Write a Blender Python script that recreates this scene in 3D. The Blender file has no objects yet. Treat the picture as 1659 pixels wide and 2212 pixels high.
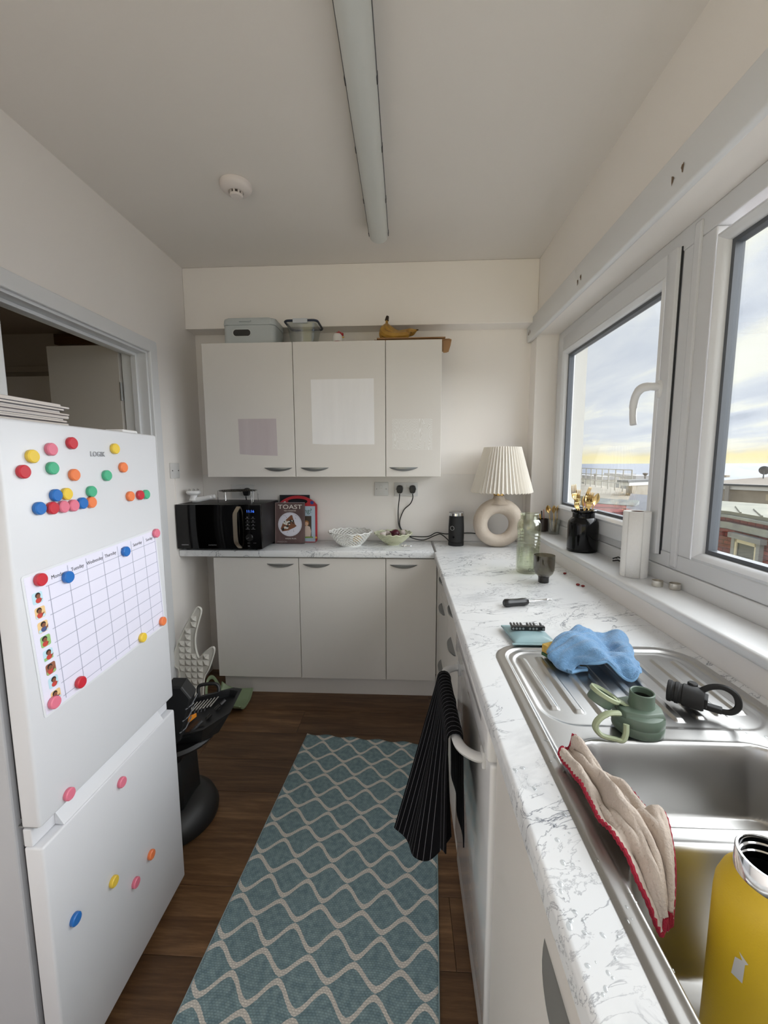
import bpy, bmesh, math, random
from mathutils import Matrix, Vector
from math import sin, cos, pi, radians
random.seed(7)
S = bpy.context.scene
COL = S.collection

# ------------------------------------------------------------------ camera
cam_d = bpy.data.cameras.new('camera'); cam = bpy.data.objects.new('camera', cam_d); COL.objects.link(cam)
FPX, PIT, YAW, ROL, CH = 889.323, 0.1154, 0.0500, -0.0034, 1.3766
cam_d.sensor_fit = 'VERTICAL'; cam_d.sensor_height = 36.0; cam_d.lens = FPX / 2212 * 36.0
cam_d.clip_start = 0.02; cam_d.clip_end = 60000
fw = Vector((-sin(YAW)*cos(PIT), cos(YAW)*cos(PIT), -sin(PIT))); rt = Vector((cos(YAW), sin(YAW), 0)); up = rt.cross(fw)
rt2 = rt*cos(ROL) + up*sin(ROL); up2 = -rt*sin(ROL) + up*cos(ROL)
m = Matrix((rt2, up2, -fw)).transposed().to_4x4(); m.translation = (0, 0, CH); cam.matrix_world = m
S.camera = cam

# ------------------------------------------------------------------ exposure, sky, sun
S.view_settings.view_transform = 'Standard'; S.view_settings.look = 'None'
S.view_settings.gamma = 1.0; S.view_settings.use_curve_mapping = False
S.view_settings.exposure = 0.43
SKY_STRENGTH = 1.0
SUN_STRENGTH, SUN_ANGLE = 10.5, 1.9
SUN_DIR = Vector((-1.0, -0.05, -0.42))

def lin(c):
    return tuple((v/255/12.92 if v/255 <= .04045 else ((v/255+.055)/1.055)**2.4) for v in c[:3]) + (1.0,)

w = bpy.data.worlds.new('sky'); S.world = w; w.use_nodes = True
nt = w.node_tree; nt.nodes.clear()
def N(t, typ, **kw):
    n = t.nodes.new(typ)
    for k, v in kw.items():
        if k.startswith('i_'):
            key = k[2:]; key = int(key) if key.isdigit() else key.replace('_', ' ')
            n.inputs[key].default_value = v
        else: setattr(n, k, v)
    return n
def ramp(t, stops, interp='LINEAR'):
    n = t.nodes.new('ShaderNodeValToRGB'); cr = n.color_ramp; cr.interpolation = interp
    while len(cr.elements) > 1: cr.elements.remove(cr.elements[-1])
    cr.elements[0].position = stops[0][0]; cr.elements[0].color = stops[0][1]
    for p, c in stops[1:]:
        e = cr.elements.new(p); e.color = c
    return n
L = nt.links.new
tc = N(nt, 'ShaderNodeTexCoord'); sep = N(nt, 'ShaderNodeSeparateXYZ'); L(tc.outputs['Generated'], sep.inputs[0])
zc = N(nt, 'ShaderNodeMath', operation='MAXIMUM', i_1=0.0); L(sep.outputs['Z'], zc.inputs[0])
za = N(nt, 'ShaderNodeMath', operation='ADD', i_1=0.10); L(zc.outputs[0], za.inputs[0])
dx = N(nt, 'ShaderNodeMath', operation='DIVIDE'); L(sep.outputs['X'], dx.inputs[0]); L(za.outputs[0], dx.inputs[1])
dy = N(nt, 'ShaderNodeMath', operation='DIVIDE'); L(sep.outputs['Y'], dy.inputs[0]); L(za.outputs[0], dy.inputs[1])
cmb = N(nt, 'ShaderNodeCombineXYZ'); L(dx.outputs[0], cmb.inputs[0]); L(dy.outputs[0], cmb.inputs[1])
mp = N(nt, 'ShaderNodeMapping'); mp.inputs['Rotation'].default_value = (0, 0, radians(-38)); mp.inputs['Scale'].default_value = (1.1, .5, 1); L(cmb.outputs[0], mp.inputs[0])
n1 = N(nt, 'ShaderNodeTexNoise', i_Scale=1.1, i_Detail=8.0, i_Roughness=.56, i_Distortion=.35); L(mp.outputs[0], n1.inputs['Vector'])
# broad overcast: grey-lilac cloud bellies to cream gaps
cl = ramp(nt, [(.30, lin((192, 197, 210))), (.42, lin((212, 216, 226))), (.52, lin((226, 228, 233))), (.61, lin((250, 247, 236))), (.76, lin((255, 252, 244)))]); L(n1.outputs['Fac'], cl.inputs[0])
# yellow glow band along the horizon with a lumpy upper edge
n2 = N(nt, 'ShaderNodeTexNoise', i_Scale=14.0, i_Detail=4.0, i_Roughness=.55); L(tc.outputs['Generated'], n2.inputs['Vector'])
sc = N(nt, 'ShaderNodeMath', operation='MULTIPLY', i_1=.035); L(n2.outputs['Fac'], sc.inputs[0])
el = N(nt, 'ShaderNodeMath', operation='ADD'); L(sep.outputs['Z'], el.inputs[0]); L(sc.outputs[0], el.inputs[1])
gl = ramp(nt, [(.0, (1, 1, 1, 1)), (.034, (1, 1, 1, 1)), (.046, (.3, .3, .3, 1)), (.065, (0, 0, 0, 1))]); L(el.outputs[0], gl.inputs[0])
yel = ramp(nt, [(0, lin((255, 244, 200))), (.012, lin((255, 238, 182))), (.045, lin((250, 234, 204)))]); L(sep.outputs['Z'], yel.inputs[0])
mix = N(nt, 'ShaderNodeMix', data_type='RGBA'); L(gl.outputs[0], mix.inputs[0]); L(cl.outputs[0], mix.inputs[6]); L(yel.outputs[0], mix.inputs[7])
bg = N(nt, 'ShaderNodeBackground', i_Strength=SKY_STRENGTH); L(mix.outputs[2], bg.inputs[0])
wo = N(nt, 'ShaderNodeOutputWorld'); L(bg.outputs[0], wo.inputs[0])

sun_d = bpy.data.lights.new('veiled_sun', 'SUN'); sun_d.energy = SUN_STRENGTH; sun_d.angle = SUN_ANGLE; sun_d.color = (1.0, .984, .992)
sun = bpy.data.objects.new('veiled_sun', sun_d); COL.objects.link(sun)
sun.rotation_euler = SUN_DIR.to_track_quat('-Z', 'Y').to_euler(); sun.location = (20, 0, 10)

# ------------------------------------------------------------------ materials
MATS = {}
def M(name, col, rough=.5, metal=0.0, bump=None, var=None, spec=None, emit=None, coat=0, bscale=(1, 1, 1), sheen=0, sss=0, rvar=None):
    if name in MATS: return MATS[name]
    m = bpy.data.materials.new(name); m.use_nodes = True; t = m.node_tree; b = t.nodes['Principled BSDF']
    b.inputs['Base Color'].default_value = lin(col); b.inputs['Roughness'].default_value = rough; b.inputs['Metallic'].default_value = metal
    if spec is not None: b.inputs['Specular IOR Level'].default_value = spec
    if coat: b.inputs['Coat Weight'].default_value = coat; b.inputs['Coat Roughness'].default_value = .08
    if sheen: b.inputs['Sheen Weight'].default_value = sheen
    if emit: b.inputs['Emission Color'].default_value = lin(emit[0]); b.inputs['Emission Strength'].default_value = emit[1]
    lk = t.links.new
    if bump or var or rvar:
        tc = N(t, 'ShaderNodeTexCoord'); mp = N(t, 'ShaderNodeMapping'); mp.inputs['Scale'].default_value = bscale; lk(tc.outputs['Object'], mp.inputs[0])
    if bump:
        n = N(t, 'ShaderNodeTexNoise', i_Scale=bump[0], i_Detail=4.0); lk(mp.outputs[0], n.inputs['Vector'])
        bp = N(t, 'ShaderNodeBump', i_Strength=bump[1], i_Distance=bump[2] if len(bump) > 2 else .002); lk(n.outputs['Fac'], bp.inputs['Height']); lk(bp.outputs[0], b.inputs['Normal'])
    if var:
        n = N(t, 'ShaderNodeTexNoise', i_Scale=var[0], i_Detail=5.0); lk(mp.outputs[0], n.inputs['Vector'])
        r = ramp(t, [(.3, lin(col)), (.7, lin(var[1]))]); lk(n.outputs['Fac'], r.inputs[0]); lk(r.outputs[0], b.inputs['Base Color'])
    if rvar:
        n = N(t, 'ShaderNodeTexNoise', i_Scale=rvar[0], i_Detail=5.0); lk(mp.outputs[0], n.inputs['Vector'])
        r = N(t, 'ShaderNodeMapRange', i_3=rvar[1], i_4=rvar[2]); lk(n.outputs['Fac'], r.inputs[0]); lk(r.outputs[0], b.inputs['Roughness'])
    MATS[name] = m; return m
def glassm(name, tint, gloss=.06, rough=.02, edge=.5):
    """thin clear glass: tinted see-through plus a reflection that grows at grazing angles"""
    m = bpy.data.materials.new(name); m.use_nodes = True; t = m.node_tree; t.nodes.clear(); lk = t.links.new
    tr = N(t, 'ShaderNodeBsdfTransparent'); tr.inputs[0].default_value = lin(tint)
    gs = N(t, 'ShaderNodeBsdfGlossy', i_Roughness=rough); lw = N(t, 'ShaderNodeLayerWeight', i_Blend=.25)
    mr = N(t, 'ShaderNodeMapRange', i_3=gloss, i_4=edge); lk(lw.outputs['Facing'], mr.inputs[0])
    mx = N(t, 'ShaderNodeMixShader'); lk(mr.outputs[0], mx.inputs[0]); lk(tr.outputs[0], mx.inputs[1]); lk(gs.outputs[0], mx.inputs[2])
    o = N(t, 'ShaderNodeOutputMaterial'); lk(mx.outputs[0], o.inputs[0]); MATS[name] = m; return m

wall_m = M('wall_paint', (243, 238, 233), .6, bump=(120, .06))
ceil_m = M('ceiling_paint', (233, 228, 223), .7, bump=(90, .08))
panel_m = M('splash_panel', (234, 230, 226), .35, bump=(60, .02))
upvc = M('white_upvc', (216, 217, 219), .28)
gloss_paint = M('gloss_paint', (226, 227, 228), .3, bump=(40, .05))
cab_m = M('cabinet_white', (224, 220, 214), .38, bump=(300, .03))
cab_edge = M('cabinet_carcass', (222, 219, 212), .45)
fridge_m = M('fridge_white', (212, 213, 217), .3, bump=(260, .03))
fridge_side = M('fridge_side_shade', (176, 177, 181), .45, bump=(300, .05))  # darker than the doors: shade on the fridge side put into the body colour
silver = M('handle_silver', (150, 152, 152), .38, .75)
steel = M('brushed_steel', (190, 189, 187), .27, 1.0, rvar=(9, .26, .42))
chrome = M('chrome', (225, 225, 226), .12, 1.0)
gold = M('gold_cutlery', (206, 176, 118), .24, 1.0)
brass = M('brass', (196, 160, 96), .3, 1.0)
black_p = M('black_plastic', (18, 18, 19), .38)
black_m = M('matte_black', (22, 22, 23), .6, bump=(220, .06))
black_g = M('black_gloss', (5, 5, 6), .12, spec=.3)
black_glass = M('black_glass', (3, 3, 4), .07, spec=.35)
plate_m = M('socket_plastic', (216, 215, 213), .35)
white_p = M('white_plastic', (226, 226, 226), .3)
dark_gap = M('shadow_gap_rubber', (44, 45, 48), .6)
gasket_m = M('window_gasket', (88, 92, 98), .5)
paper_m = M('white_paper', (236, 234, 240), .75)
lilac_paper = M('laminated_paper', (228, 226, 242), .35)
ink = M('dark_ink', (58, 58, 66), .7)
gridink = M('grey_rule_line', (170, 172, 190), .7)
pane_m = glassm('window_glass', (246, 249, 250), .03, .01, .35)

def marble(name):
    m = bpy.data.materials.new(name); m.use_nodes = True; t = m.node_tree; b = t.nodes['Principled BSDF']; lk = t.links.new
    tc = N(t, 'ShaderNodeTexCoord'); mp = N(t, 'ShaderNodeMapping'); mp.vector_type = 'TEXTURE'; mp.inputs['Rotation'].default_value = (0, 0, radians(26)); mp.inputs['Scale'].default_value = (1.0, .48, .6); lk(tc.outputs['Object'], mp.inputs[0])
    def vein(scale, dist, width, det=7.0):
        n = N(t, 'ShaderNodeTexNoise', i_Scale=scale, i_Detail=det, i_Roughness=.6, i_Distortion=dist); lk(mp.outputs[0], n.inputs['Vector'])
        s = N(t, 'ShaderNodeMath', operation='SUBTRACT', i_1=.5); lk(n.outputs['Fac'], s.inputs[0]); a = N(t, 'ShaderNodeMath', operation='ABSOLUTE'); lk(s.outputs[0], a.inputs[0])
        r = N(t, 'ShaderNodeMapRange', i_1=0.0, i_2=width, i_3=1.0, i_4=0.0); lk(a.outputs[0], r.inputs[0]); return r.outputs[0]
    def patch(scale, lo, hi, off):
        mo = N(t, 'ShaderNodeMapping'); mo.inputs['Location'].default_value = (off, off*.7, 0); lk(mp.outputs[0], mo.inputs[0])
        n = N(t, 'ShaderNodeTexNoise', i_Scale=scale, i_Detail=2.0); lk(mo.outputs[0], n.inputs['Vector'])
        r = N(t, 'ShaderNodeMapRange', i_1=lo, i_2=hi); lk(n.outputs['Fac'], r.inputs[0]); return r.outputs[0]
    def mul(a, c):
        q = N(t, 'ShaderNodeMath', operation='MULTIPLY'); lk(a, q.inputs[0])
        if isinstance(c, float): q.inputs[1].default_value = c
        else: lk(c, q.inputs[1])
        return q.outputs[0]
    def add(a, c):
        q = N(t, 'ShaderNodeMath', operation='ADD', use_clamp=True); lk(a, q.inputs[0]); lk(c, q.inputs[1]); return q.outputs[0]
    v = add(mul(mul(vein(4.2, 1.0, .014), patch(2.9, .45, .58, 3.0)), .85), mul(mul(vein(8.5, 1.2, .015), patch(3.6, .47, .61, 9.0)), .72))
    v = add(v, mul(mul(vein(3.2, .8, .07), patch(3.4, .5, .7, 5.0)), .22))
    base = ramp(t, [(.3, lin((228, 231, 234))), (.7, lin((240, 241, 241)))]); n = N(t, 'ShaderNodeTexNoise', i_Scale=2.0); lk(mp.outputs[0], n.inputs['Vector']); lk(n.outputs['Fac'], base.inputs[0])
    mx = N(t, 'ShaderNodeMix', data_type='RGBA'); lk(v, mx.inputs[0]); lk(base.outputs[0], mx.inputs[6]); mx.inputs[7].default_value = lin((104, 110, 122))
    lk(mx.outputs[2], b.inputs['Base Color']); b.inputs['Roughness'].default_value = .26
    MATS[name] = m; return m
marble_m = marble('marble_laminate')

def wood(name, cols, scale=(1.2, 14, 14), rough=.38, rnd=True):
    m = bpy.data.materials.new(name); m.use_nodes = True; t = m.node_tree; b = t.nodes['Principled BSDF']; lk = t.links.new
    tc = N(t, 'ShaderNodeTexCoord'); oi = N(t, 'ShaderNodeObjectInfo')
    off = N(t, 'ShaderNodeMath', operation='MULTIPLY', i_1=37.0); lk(oi.outputs['Random'], off.inputs[0])
    cb = N(t, 'ShaderNodeCombineXYZ'); [lk(off.outputs[0], cb.inputs[i]) for i in range(3)]
    ad = N(t, 'ShaderNodeVectorMath', operation='ADD'); lk(tc.outputs['Object'], ad.inputs[0]); lk(cb.outputs[0], ad.inputs[1])
    mp = N(t, 'ShaderNodeMapping'); mp.inputs['Scale'].default_value = scale; lk(ad.outputs[0], mp.inputs[0])
    n = N(t, 'ShaderNodeTexNoise', i_Scale=1.6, i_Detail=7.0, i_Roughness=.62, i_Distortion=.5); lk(mp.outputs[0], n.inputs['Vector'])
    n3 = N(t, 'ShaderNodeTexNoise', i_Scale=7.0, i_Detail=6.0, i_Roughness=.7); lk(mp.outputs[0], n3.inputs['Vector'])
    mxf = N(t, 'ShaderNodeMix', i_0=.35); lk(n.outputs['Fac'], mxf.inputs[2]); lk(n3.outputs['Fac'], mxf.inputs[3])
    r = ramp(t, [(.32, lin(cols[0])), (.5, lin(cols[1])), (.68, lin(cols[2]))]); lk(mxf.outputs[0], r.inputs[0])
    hs = N(t, 'ShaderNodeHueSaturation'); mr = N(t, 'ShaderNodeMapRange', i_3=.78 if rnd else 1.0, i_4=1.2 if rnd else 1.0); lk(oi.outputs['Random'], mr.inputs[0]); lk(mr.outputs[0], hs.inputs['Value']); lk(r.outputs[0], hs.inputs['Color'])
    lk(hs.outputs[0], b.inputs['Base Color']); b.inputs['Roughness'].default_value = rough; b.inputs['Specular IOR Level'].default_value = .35
    bp = N(t, 'ShaderNodeBump', i_Strength=.12, i_Distance=.001); lk(n3.outputs['Fac'], bp.inputs['Height']); lk(bp.outputs[0], b.inputs['Normal'])
    MATS[name] = m; return m
floor_m = wood('walnut_laminate', [(64, 45, 32), (100, 73, 50), (136, 103, 72)])
timber_m = wood('rough_timber', [(58, 40, 26), (86, 60, 38), (112, 82, 54)], rnd=False)

# ------------------------------------------------------------------ mesh helpers
W = {}
def xf(loc=(0, 0, 0), rz=0, rx=0, ry=0):
    return Matrix.Translation(loc) @ Matrix.Rotation(rz, 4, 'Z') @ Matrix.Rotation(ry, 4, 'Y') @ Matrix.Rotation(rx, 4, 'X')
def props(o, label=None, cat=None, group=None, kind=None):
    if label: o['label'] = label
    if cat: o['category'] = cat
    if group: o['group'] = group
    if kind: o['kind'] = kind
    return o
def thing(name, label, cat, mat=None, group=None, kind=None):
    o = bpy.data.objects.new(name, None); COL.objects.link(o); o.empty_display_size = .05
    mat = mat if mat is not None else Matrix.Identity(4)
    if isinstance(mat, (tuple, list)): mat = xf(mat)
    o.matrix_world = mat; W[o] = mat.copy()
    return props(o, label, cat, group, kind)
def part(name, bm, mat, parent=None, local=False, smooth=False, label=None, mats=None):
    """link bm as one mesh object; world coordinates unless local"""
    bmesh.ops.recalc_face_normals(bm, faces=bm.faces)
    me = bpy.data.meshes.new(name); bm.to_mesh(me); bm.free()
    if parent is not None and not local: me.transform(W[parent].inverted())
    for mm in (mats or [mat]): me.materials.append(mm)
    if smooth:
        for p in me.polygons: p.use_smooth = True
        if smooth != 'all':
            try: me.set_sharp_from_angle(angle=radians(38))
            except Exception: pass
    o = bpy.data.objects.new(name, me); COL.objects.link(o)
    if parent is not None: o.parent = parent; W[o] = W[parent]
    else: W[o] = Matrix.Identity(4)
    if label: o['label'] = label
    return o
def solo(name, bm, mat, label, cat, group=None, kind=None, smooth=False, loc=None, mats=None):
    """a thing that is one mesh; its origin is put at loc"""
    o = part(name, bm, mat, None, smooth=smooth, mats=mats)
    if loc is not None: o.data.transform(Matrix.Translation(loc).inverted()); o.location = loc; W[o] = Matrix.Translation(loc)
    return props(o, label, cat, group, kind)
def nb(): return bmesh.new()
def box(bm, x0, x1, y0, y1, z0, z1, bev=0, seg=2, M4=None, mi=0):
    r = bmesh.ops.create_cube(bm, size=1.0); vs = r['verts']
    bmesh.ops.scale(bm, vec=(x1-x0, y1-y0, z1-z0), verts=vs); bmesh.ops.translate(bm, vec=((x0+x1)/2, (y0+y1)/2, (z0+z1)/2), verts=vs)
    fs = set(f for v in vs for f in v.link_faces)
    if bev:
        es = list(set(e for v in vs for e in v.link_edges))
        rr = bmesh.ops.bevel(bm, geom=es, offset=bev, segments=seg, affect='EDGES', profile=.5)
        fs |= set(rr['faces']); vs = list(set(v for f in fs if f.is_valid for v in f.verts))
    for f in fs:
        if f.is_valid: f.material_index = mi
    if M4 is not None: bmesh.ops.transform(bm, matrix=M4, verts=vs)
    return vs
def B(*a, **k):
    bm = nb(); box(bm, *a, **k); return bm
def lathe(bm, prof, c=(0, 0, 0), seg=32, M4=None, mi=0, cap=True, fn=None):
    """revolve (r, z) profile about Z"""
    rings = []
    for (r, z) in prof:
        if r < 1e-6: rings.append([bm.verts.new((c[0], c[1], c[2]+z))])
        else:
            ring = []
            for i in range(seg):
                a = 2*pi*i/seg; rr = fn(a, r, z) if fn else r
                ring.append(bm.verts.new((c[0]+rr*cos(a), c[1]+rr*sin(a), c[2]+z)))
            rings.append(ring)
    nf = []
    for a, b in zip(rings, rings[1:]):
        if len(a) == 1 and len(b) == 1: continue
        for i in range(seg):
            j = (i+1) % seg
            q = [a[0], b[i], b[j]] if len(a) == 1 else ([a[i], a[j], b[0]] if len(b) == 1 else [a[i], a[j], b[j], b[i]])
            nf.append(bm.faces.new(q))
    if cap:
        for r in (rings[0], rings[-1]):
            if len(r) > 1: nf.append(bm.faces.new(r))
    for f in nf: f.material_index = mi
    vs = [v for r in rings for v in r]
    if M4 is not None: bmesh.ops.transform(bm, matrix=M4, verts=vs)
    return vs
def LT(*a, **k):
    bm = nb(); lathe(bm, *a, **k); return bm
def tube(bm, pts, r, seg=8, closed=False, mi=0, flat=1.0):
    pts = [Vector(p) for p in pts]; n = len(pts); rings = []; prev = None
    for i, p in enumerate(pts):
        a = pts[(i-1) % n] if (closed or i > 0) else p; b = pts[(i+1) % n] if (closed or i < n-1) else p
        t = (b-a).normalized() if (b-a).length > 1e-9 else Vector((0, 0, 1))
        if prev is None:
            ref = Vector((0, 0, 1)) if abs(t.z) < .9 else Vector((1, 0, 0)); u = t.cross(ref).normalized()
        else:
            u = (prev - t*prev.dot(t)); u = u.normalized() if u.length > 1e-6 else t.orthogonal().normalized()
        prev = u; v = t.cross(u); rr = r[i] if isinstance(r, (list, tuple)) else r
        rings.append([bm.verts.new(p + u*rr*cos(2*pi*k/seg) + v*rr*flat*sin(2*pi*k/seg)) for k in range(seg)])
    m = n if closed else n-1
    for i in range(m):
        a, b = rings[i], rings[(i+1) % n]
        for k in range(seg):
            f = bm.faces.new([a[k], a[(k+1) % seg], b[(k+1) % seg], b[k]]); f.material_index = mi
    if not closed:
        for q in (rings[0], rings[-1]): bm.faces.new(q).material_index = mi
def TB(*a, **k):
    bm = nb(); tube(bm, *a, **k); return bm
def spl(ctrl, n=8):
    """Catmull-Rom through control points"""
    c = [Vector(p) for p in ctrl]; c = [c[0]*2-c[1]] + c + [c[-1]*2-c[-2]]; out = []
    for i in range(1, len(c)-2):
        for k in range(n):
            t = k/n; a, b, d, e = c[i-1], c[i], c[i+1], c[i+2]
            out.append(.5*((2*b)+(d-a)*t+(2*a-5*b+4*d-e)*t*t+(3*b-a-3*d+e)*t**3))
    out.append(c[-2]); return out
def prism(bm, poly, f0, f1, mi=0, bev=0):
    """poly: 2D points; f0/f1 map (u, v) to 3D for the two caps"""
    a = [bm.verts.new(f0(*p)) for p in poly]; b = [bm.verts.new(f1(*p)) for p in poly]; n = len(poly)
    fs = [bm.faces.new(a), bm.faces.new(b[::-1])]
    for i in range(n): fs.append(bm.faces.new([a[i], b[i], b[(i+1) % n], a[(i+1) % n]]))
    for f in fs: f.material_index = mi
    if bev: bmesh.ops.bevel(bm, geom=[e for f in fs[:2] for e in f.edges], offset=bev, segments=2, affect='EDGES', profile=.5)
def rrect(x0, x1, y0, y1, r, n=5):
    out = []
    for cx, cy, a0 in ((x1-r, y1-r, 0), (x0+r, y1-r, 90), (x0+r, y0+r, 180), (x1-r, y0+r, 270)):
        for k in range(n+1): a = radians(a0+90*k/n); out.append((cx+r*cos(a), cy+r*sin(a)))
    return out
def gridf(bm, fn, nu, nv, mi=0, uv=True, th=0):
    """surface fn(u, v) on the unit square; keeps a UV map"""
    vs = [[bm.verts.new(fn(i/nu, j/nv)) for i in range(nu+1)] for j in range(nv+1)]
    lay = bm.loops.layers.uv.verify() if uv else None
    for j in range(nv):
        for i in range(nu):
            f = bm.faces.new([vs[j][i], vs[j][i+1], vs[j+1][i+1], vs[j+1][i]]); f.material_index = mi
            if uv:
                for lp, (a, b) in zip(f.loops, ((i, j), (i+1, j), (i+1, j+1), (i, j+1))): lp[lay].uv = (a/nu, b/nv)
    return vs
def solidify(o, t, off=0):
    md = o.modifiers.new('thickness', 'SOLIDIFY'); md.thickness = t; md.offset = off; return o
def subsurf(o, n=1):
    md = o.modifiers.new('smooth', 'SUBSURF'); md.levels = n; md.render_levels = n; return o
def text(name, s, size, M4, mat, parent, depth=.0006, align='CENTER', sx=1.0, label=None):
    cu = bpy.data.curves.new('txt', 'FONT'); cu.body = s; cu.size = size; cu.align_x = align; cu.align_y = 'CENTER'; cu.extrude = depth/2; cu.resolution_u = 3
    t = bpy.data.objects.new('txt', cu); COL.objects.link(t); bpy.context.view_layer.update()
    me = bpy.data.meshes.new_from_object(t.evaluated_get(bpy.context.evaluated_depsgraph_get())); bpy.data.objects.remove(t)
    me.transform(Matrix.Diagonal((sx, 1, 1, 1))); me.transform(W[parent].inverted() @ M4)
    me.materials.clear(); me.materials.append(mat)
    o = bpy.data.objects.new(name, me); COL.objects.link(o); o.parent = parent; W[o] = W[parent]
    if label: o['label'] = label
    return o
FACE_MY = Matrix.Rotation(pi/2, 4, 'X')                                  # text facing -Y
FACE_PX = Matrix.Rotation(pi/2, 4, 'Z') @ Matrix.Rotation(pi/2, 4, 'X')  # text facing +X
def copy_tree(o, mat, parent=None, **pr):
    c = o.copy(); COL.objects.link(c)
    if parent is None: c.matrix_world = mat; W[c] = mat.copy()
    else: c.parent = parent; W[c] = W[parent]
    for ch in list(o.children): copy_tree(ch, None, c)
    return props(c, **pr) if parent is None else c
# ================================================================== THE ROOM
XL, XR, YB, YBUL, ZC, ZBL = -1.2946, 0.750, 2.591, 2.4755, 2.512, 2.171
YF = -1.30                     # how far the room is built behind the camera
ZT, XFR = 0.8915, 0.1656       # worktop top, worktop front edge of the window run
def struct(name, bm, mat, parent=None, smooth=False, label=None):
    o = part(name, bm, mat, parent, smooth=smooth)
    if parent is None: o['kind'] = 'structure'
    if label: o['label'] = label
    return o
# floor: slab and one object per laminate plank
fl = struct('floor', B(XL-.02, XR, YF, YB, -.03, -.006), M('floor_joint', (26, 17, 11), .8))
fl['label'] = 'dark walnut laminate floor laid in planks across the room'; fl['category'] = 'floor'
PW, PL = .195, 1.22
rng = random.Random(3); k = 0
y = 2.15 + 3*PW
while y > YF:
    y0, y1 = max(y-PW, YF), min(y, YB-.002)
    if y1 > y0 + .01:
        x = XL - [.75, .2, 1.0, .48, .9, .1][k % 6]; 
        while x < XR-.01:
            a, b = max(x, XL), min(x+PL, XR-.01)
            if b-a > .02:
                bm = nb(); box(bm, -(b-a)/2+.0005, (b-a)/2-.0005, -(y1-y0)/2+.0006, (y1-y0)/2-.0006, -.006, 0, bev=.0008, seg=1)
                o = part('plank', bm, floor_m, fl, local=True); o.location = ((a+b)/2, (y0+y1)/2, 0)
            x += PL
    y -= PW; k += 1
# ceiling
struct('ceiling', B(XL-.12, 1.035, YF, YB+.1, ZC, ZC+.06), ceil_m, label='plain off-white painted ceiling')
# back wall with the boxed-in beam at the top and a splash panel below
struct('wall_back', B(XL-.1, 1.035, YB, YB+.12, -.03, ZC), wall_m, label='off-white back wall behind the cabinets')
struct('trim_1', B(XL+.0005, XR-.0005, YBUL, YB-.0005, ZBL, ZC-.0005, bev=.003), wall_m, label='boxed-in beam across the top of the back wall')
struct('trim_2', B(XL+.001, .735, YB-.005, YB-.0002, ZT+.001, 1.315, bev=.0015), panel_m, label='white splash panel above the back worktop')
# left wall with the doorway
DY0, DY1, DZ = 1.292, 2.10, 1.955
bm = nb(); box(bm, XL-.10, XL, YF, DY0, -.03, ZC); box(bm, XL-.10, XL, DY1, YB, -.03, ZC); box(bm, XL-.10, XL, DY0, DY1, DZ, ZC)
struct('wall_left', bm, wall_m, label='off-white left wall with a doorway')
d1 = thing('door_1', 'grey-white painted doorway lining with moulded architrave behind the fridge', 'door frame', (XL, 1.7, 0), kind='structure')
for nm, a in (('architrave', (XL-.002, XL+.016, DY1-.012, DY1+.05, 0, DZ+.04)), ('architrave', (XL-.002, XL+.016, DY0-.05, DY0+.012, 0, DZ+.04)), ('architrave', (XL-.002, XL+.0155, DY0-.05, DY1+.05, DZ-.012, DZ+.05))):
    part(nm, B(*a, bev=.005), gloss_paint, d1)
for nm, a in (('jamb', (XL-.13, XL-.001, DY1-.022, DY1-.0005, 0, DZ-.001)), ('jamb', (XL-.13, XL-.001, DY0+.0005, DY0+.022, 0, DZ-.001)), ('door_head', (XL-.13, XL-.001, DY0+.022, DY1-.022, DZ-.022, DZ-.001)),
              ('door_stop', (XL-.075, XL-.048, DY1-.036, DY1-.022, 0, DZ-.022)), ('door_stop', (XL-.075, XL-.048, DY0+.022, DY0+.036, 0, DZ-.022)), ('door_stop', (XL-.075, XL-.048, DY0+.036, DY1-.036, DZ-.036, DZ-.022))):
    part(nm, B(*a, bev=.002), gloss_paint, d1)
# the dim lobby beyond
d2 = thing('door_2', 'plain pale flush door standing open into the dim lobby', 'door', (-1.45, 2.075, 0), kind='structure')
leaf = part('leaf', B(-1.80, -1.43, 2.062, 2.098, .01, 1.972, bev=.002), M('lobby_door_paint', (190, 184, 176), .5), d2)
part('hinge', LT([(.006, 0), (.006, .09)], (-1.4255, 2.062, 1.70), 10), silver, leaf)
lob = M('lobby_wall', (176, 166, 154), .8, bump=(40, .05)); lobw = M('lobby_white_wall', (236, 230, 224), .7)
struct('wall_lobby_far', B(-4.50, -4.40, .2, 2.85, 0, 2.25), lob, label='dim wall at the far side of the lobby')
struct('wall_lobby_unseen', B(-4.40, -1.72, .2, .3, 0, 2.25), lob, label='unseen near wall of the lobby, stopped short to let light in')  # unseen wall, its gap shaped so only some daylight reaches the lobby
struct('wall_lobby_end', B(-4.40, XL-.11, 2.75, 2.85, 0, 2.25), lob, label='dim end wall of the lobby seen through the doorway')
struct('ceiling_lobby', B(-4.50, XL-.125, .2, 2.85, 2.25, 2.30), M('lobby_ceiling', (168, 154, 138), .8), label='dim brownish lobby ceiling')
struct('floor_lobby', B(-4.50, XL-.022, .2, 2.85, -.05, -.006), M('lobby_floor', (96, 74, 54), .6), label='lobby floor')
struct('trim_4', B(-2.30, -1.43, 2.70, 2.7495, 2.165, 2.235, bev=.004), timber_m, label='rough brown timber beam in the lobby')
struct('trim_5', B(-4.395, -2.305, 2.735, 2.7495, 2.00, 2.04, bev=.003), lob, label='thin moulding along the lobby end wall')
cbd = solo('lobby_cupboard', B(-3.50, -1.95, 2.66, 2.745, .001, 1.957, bev=.003), lobw, 'tall white cupboard front in the dim lobby beyond the doorway', 'cupboard', loc=(-2.7, 2.7, 0))

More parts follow.
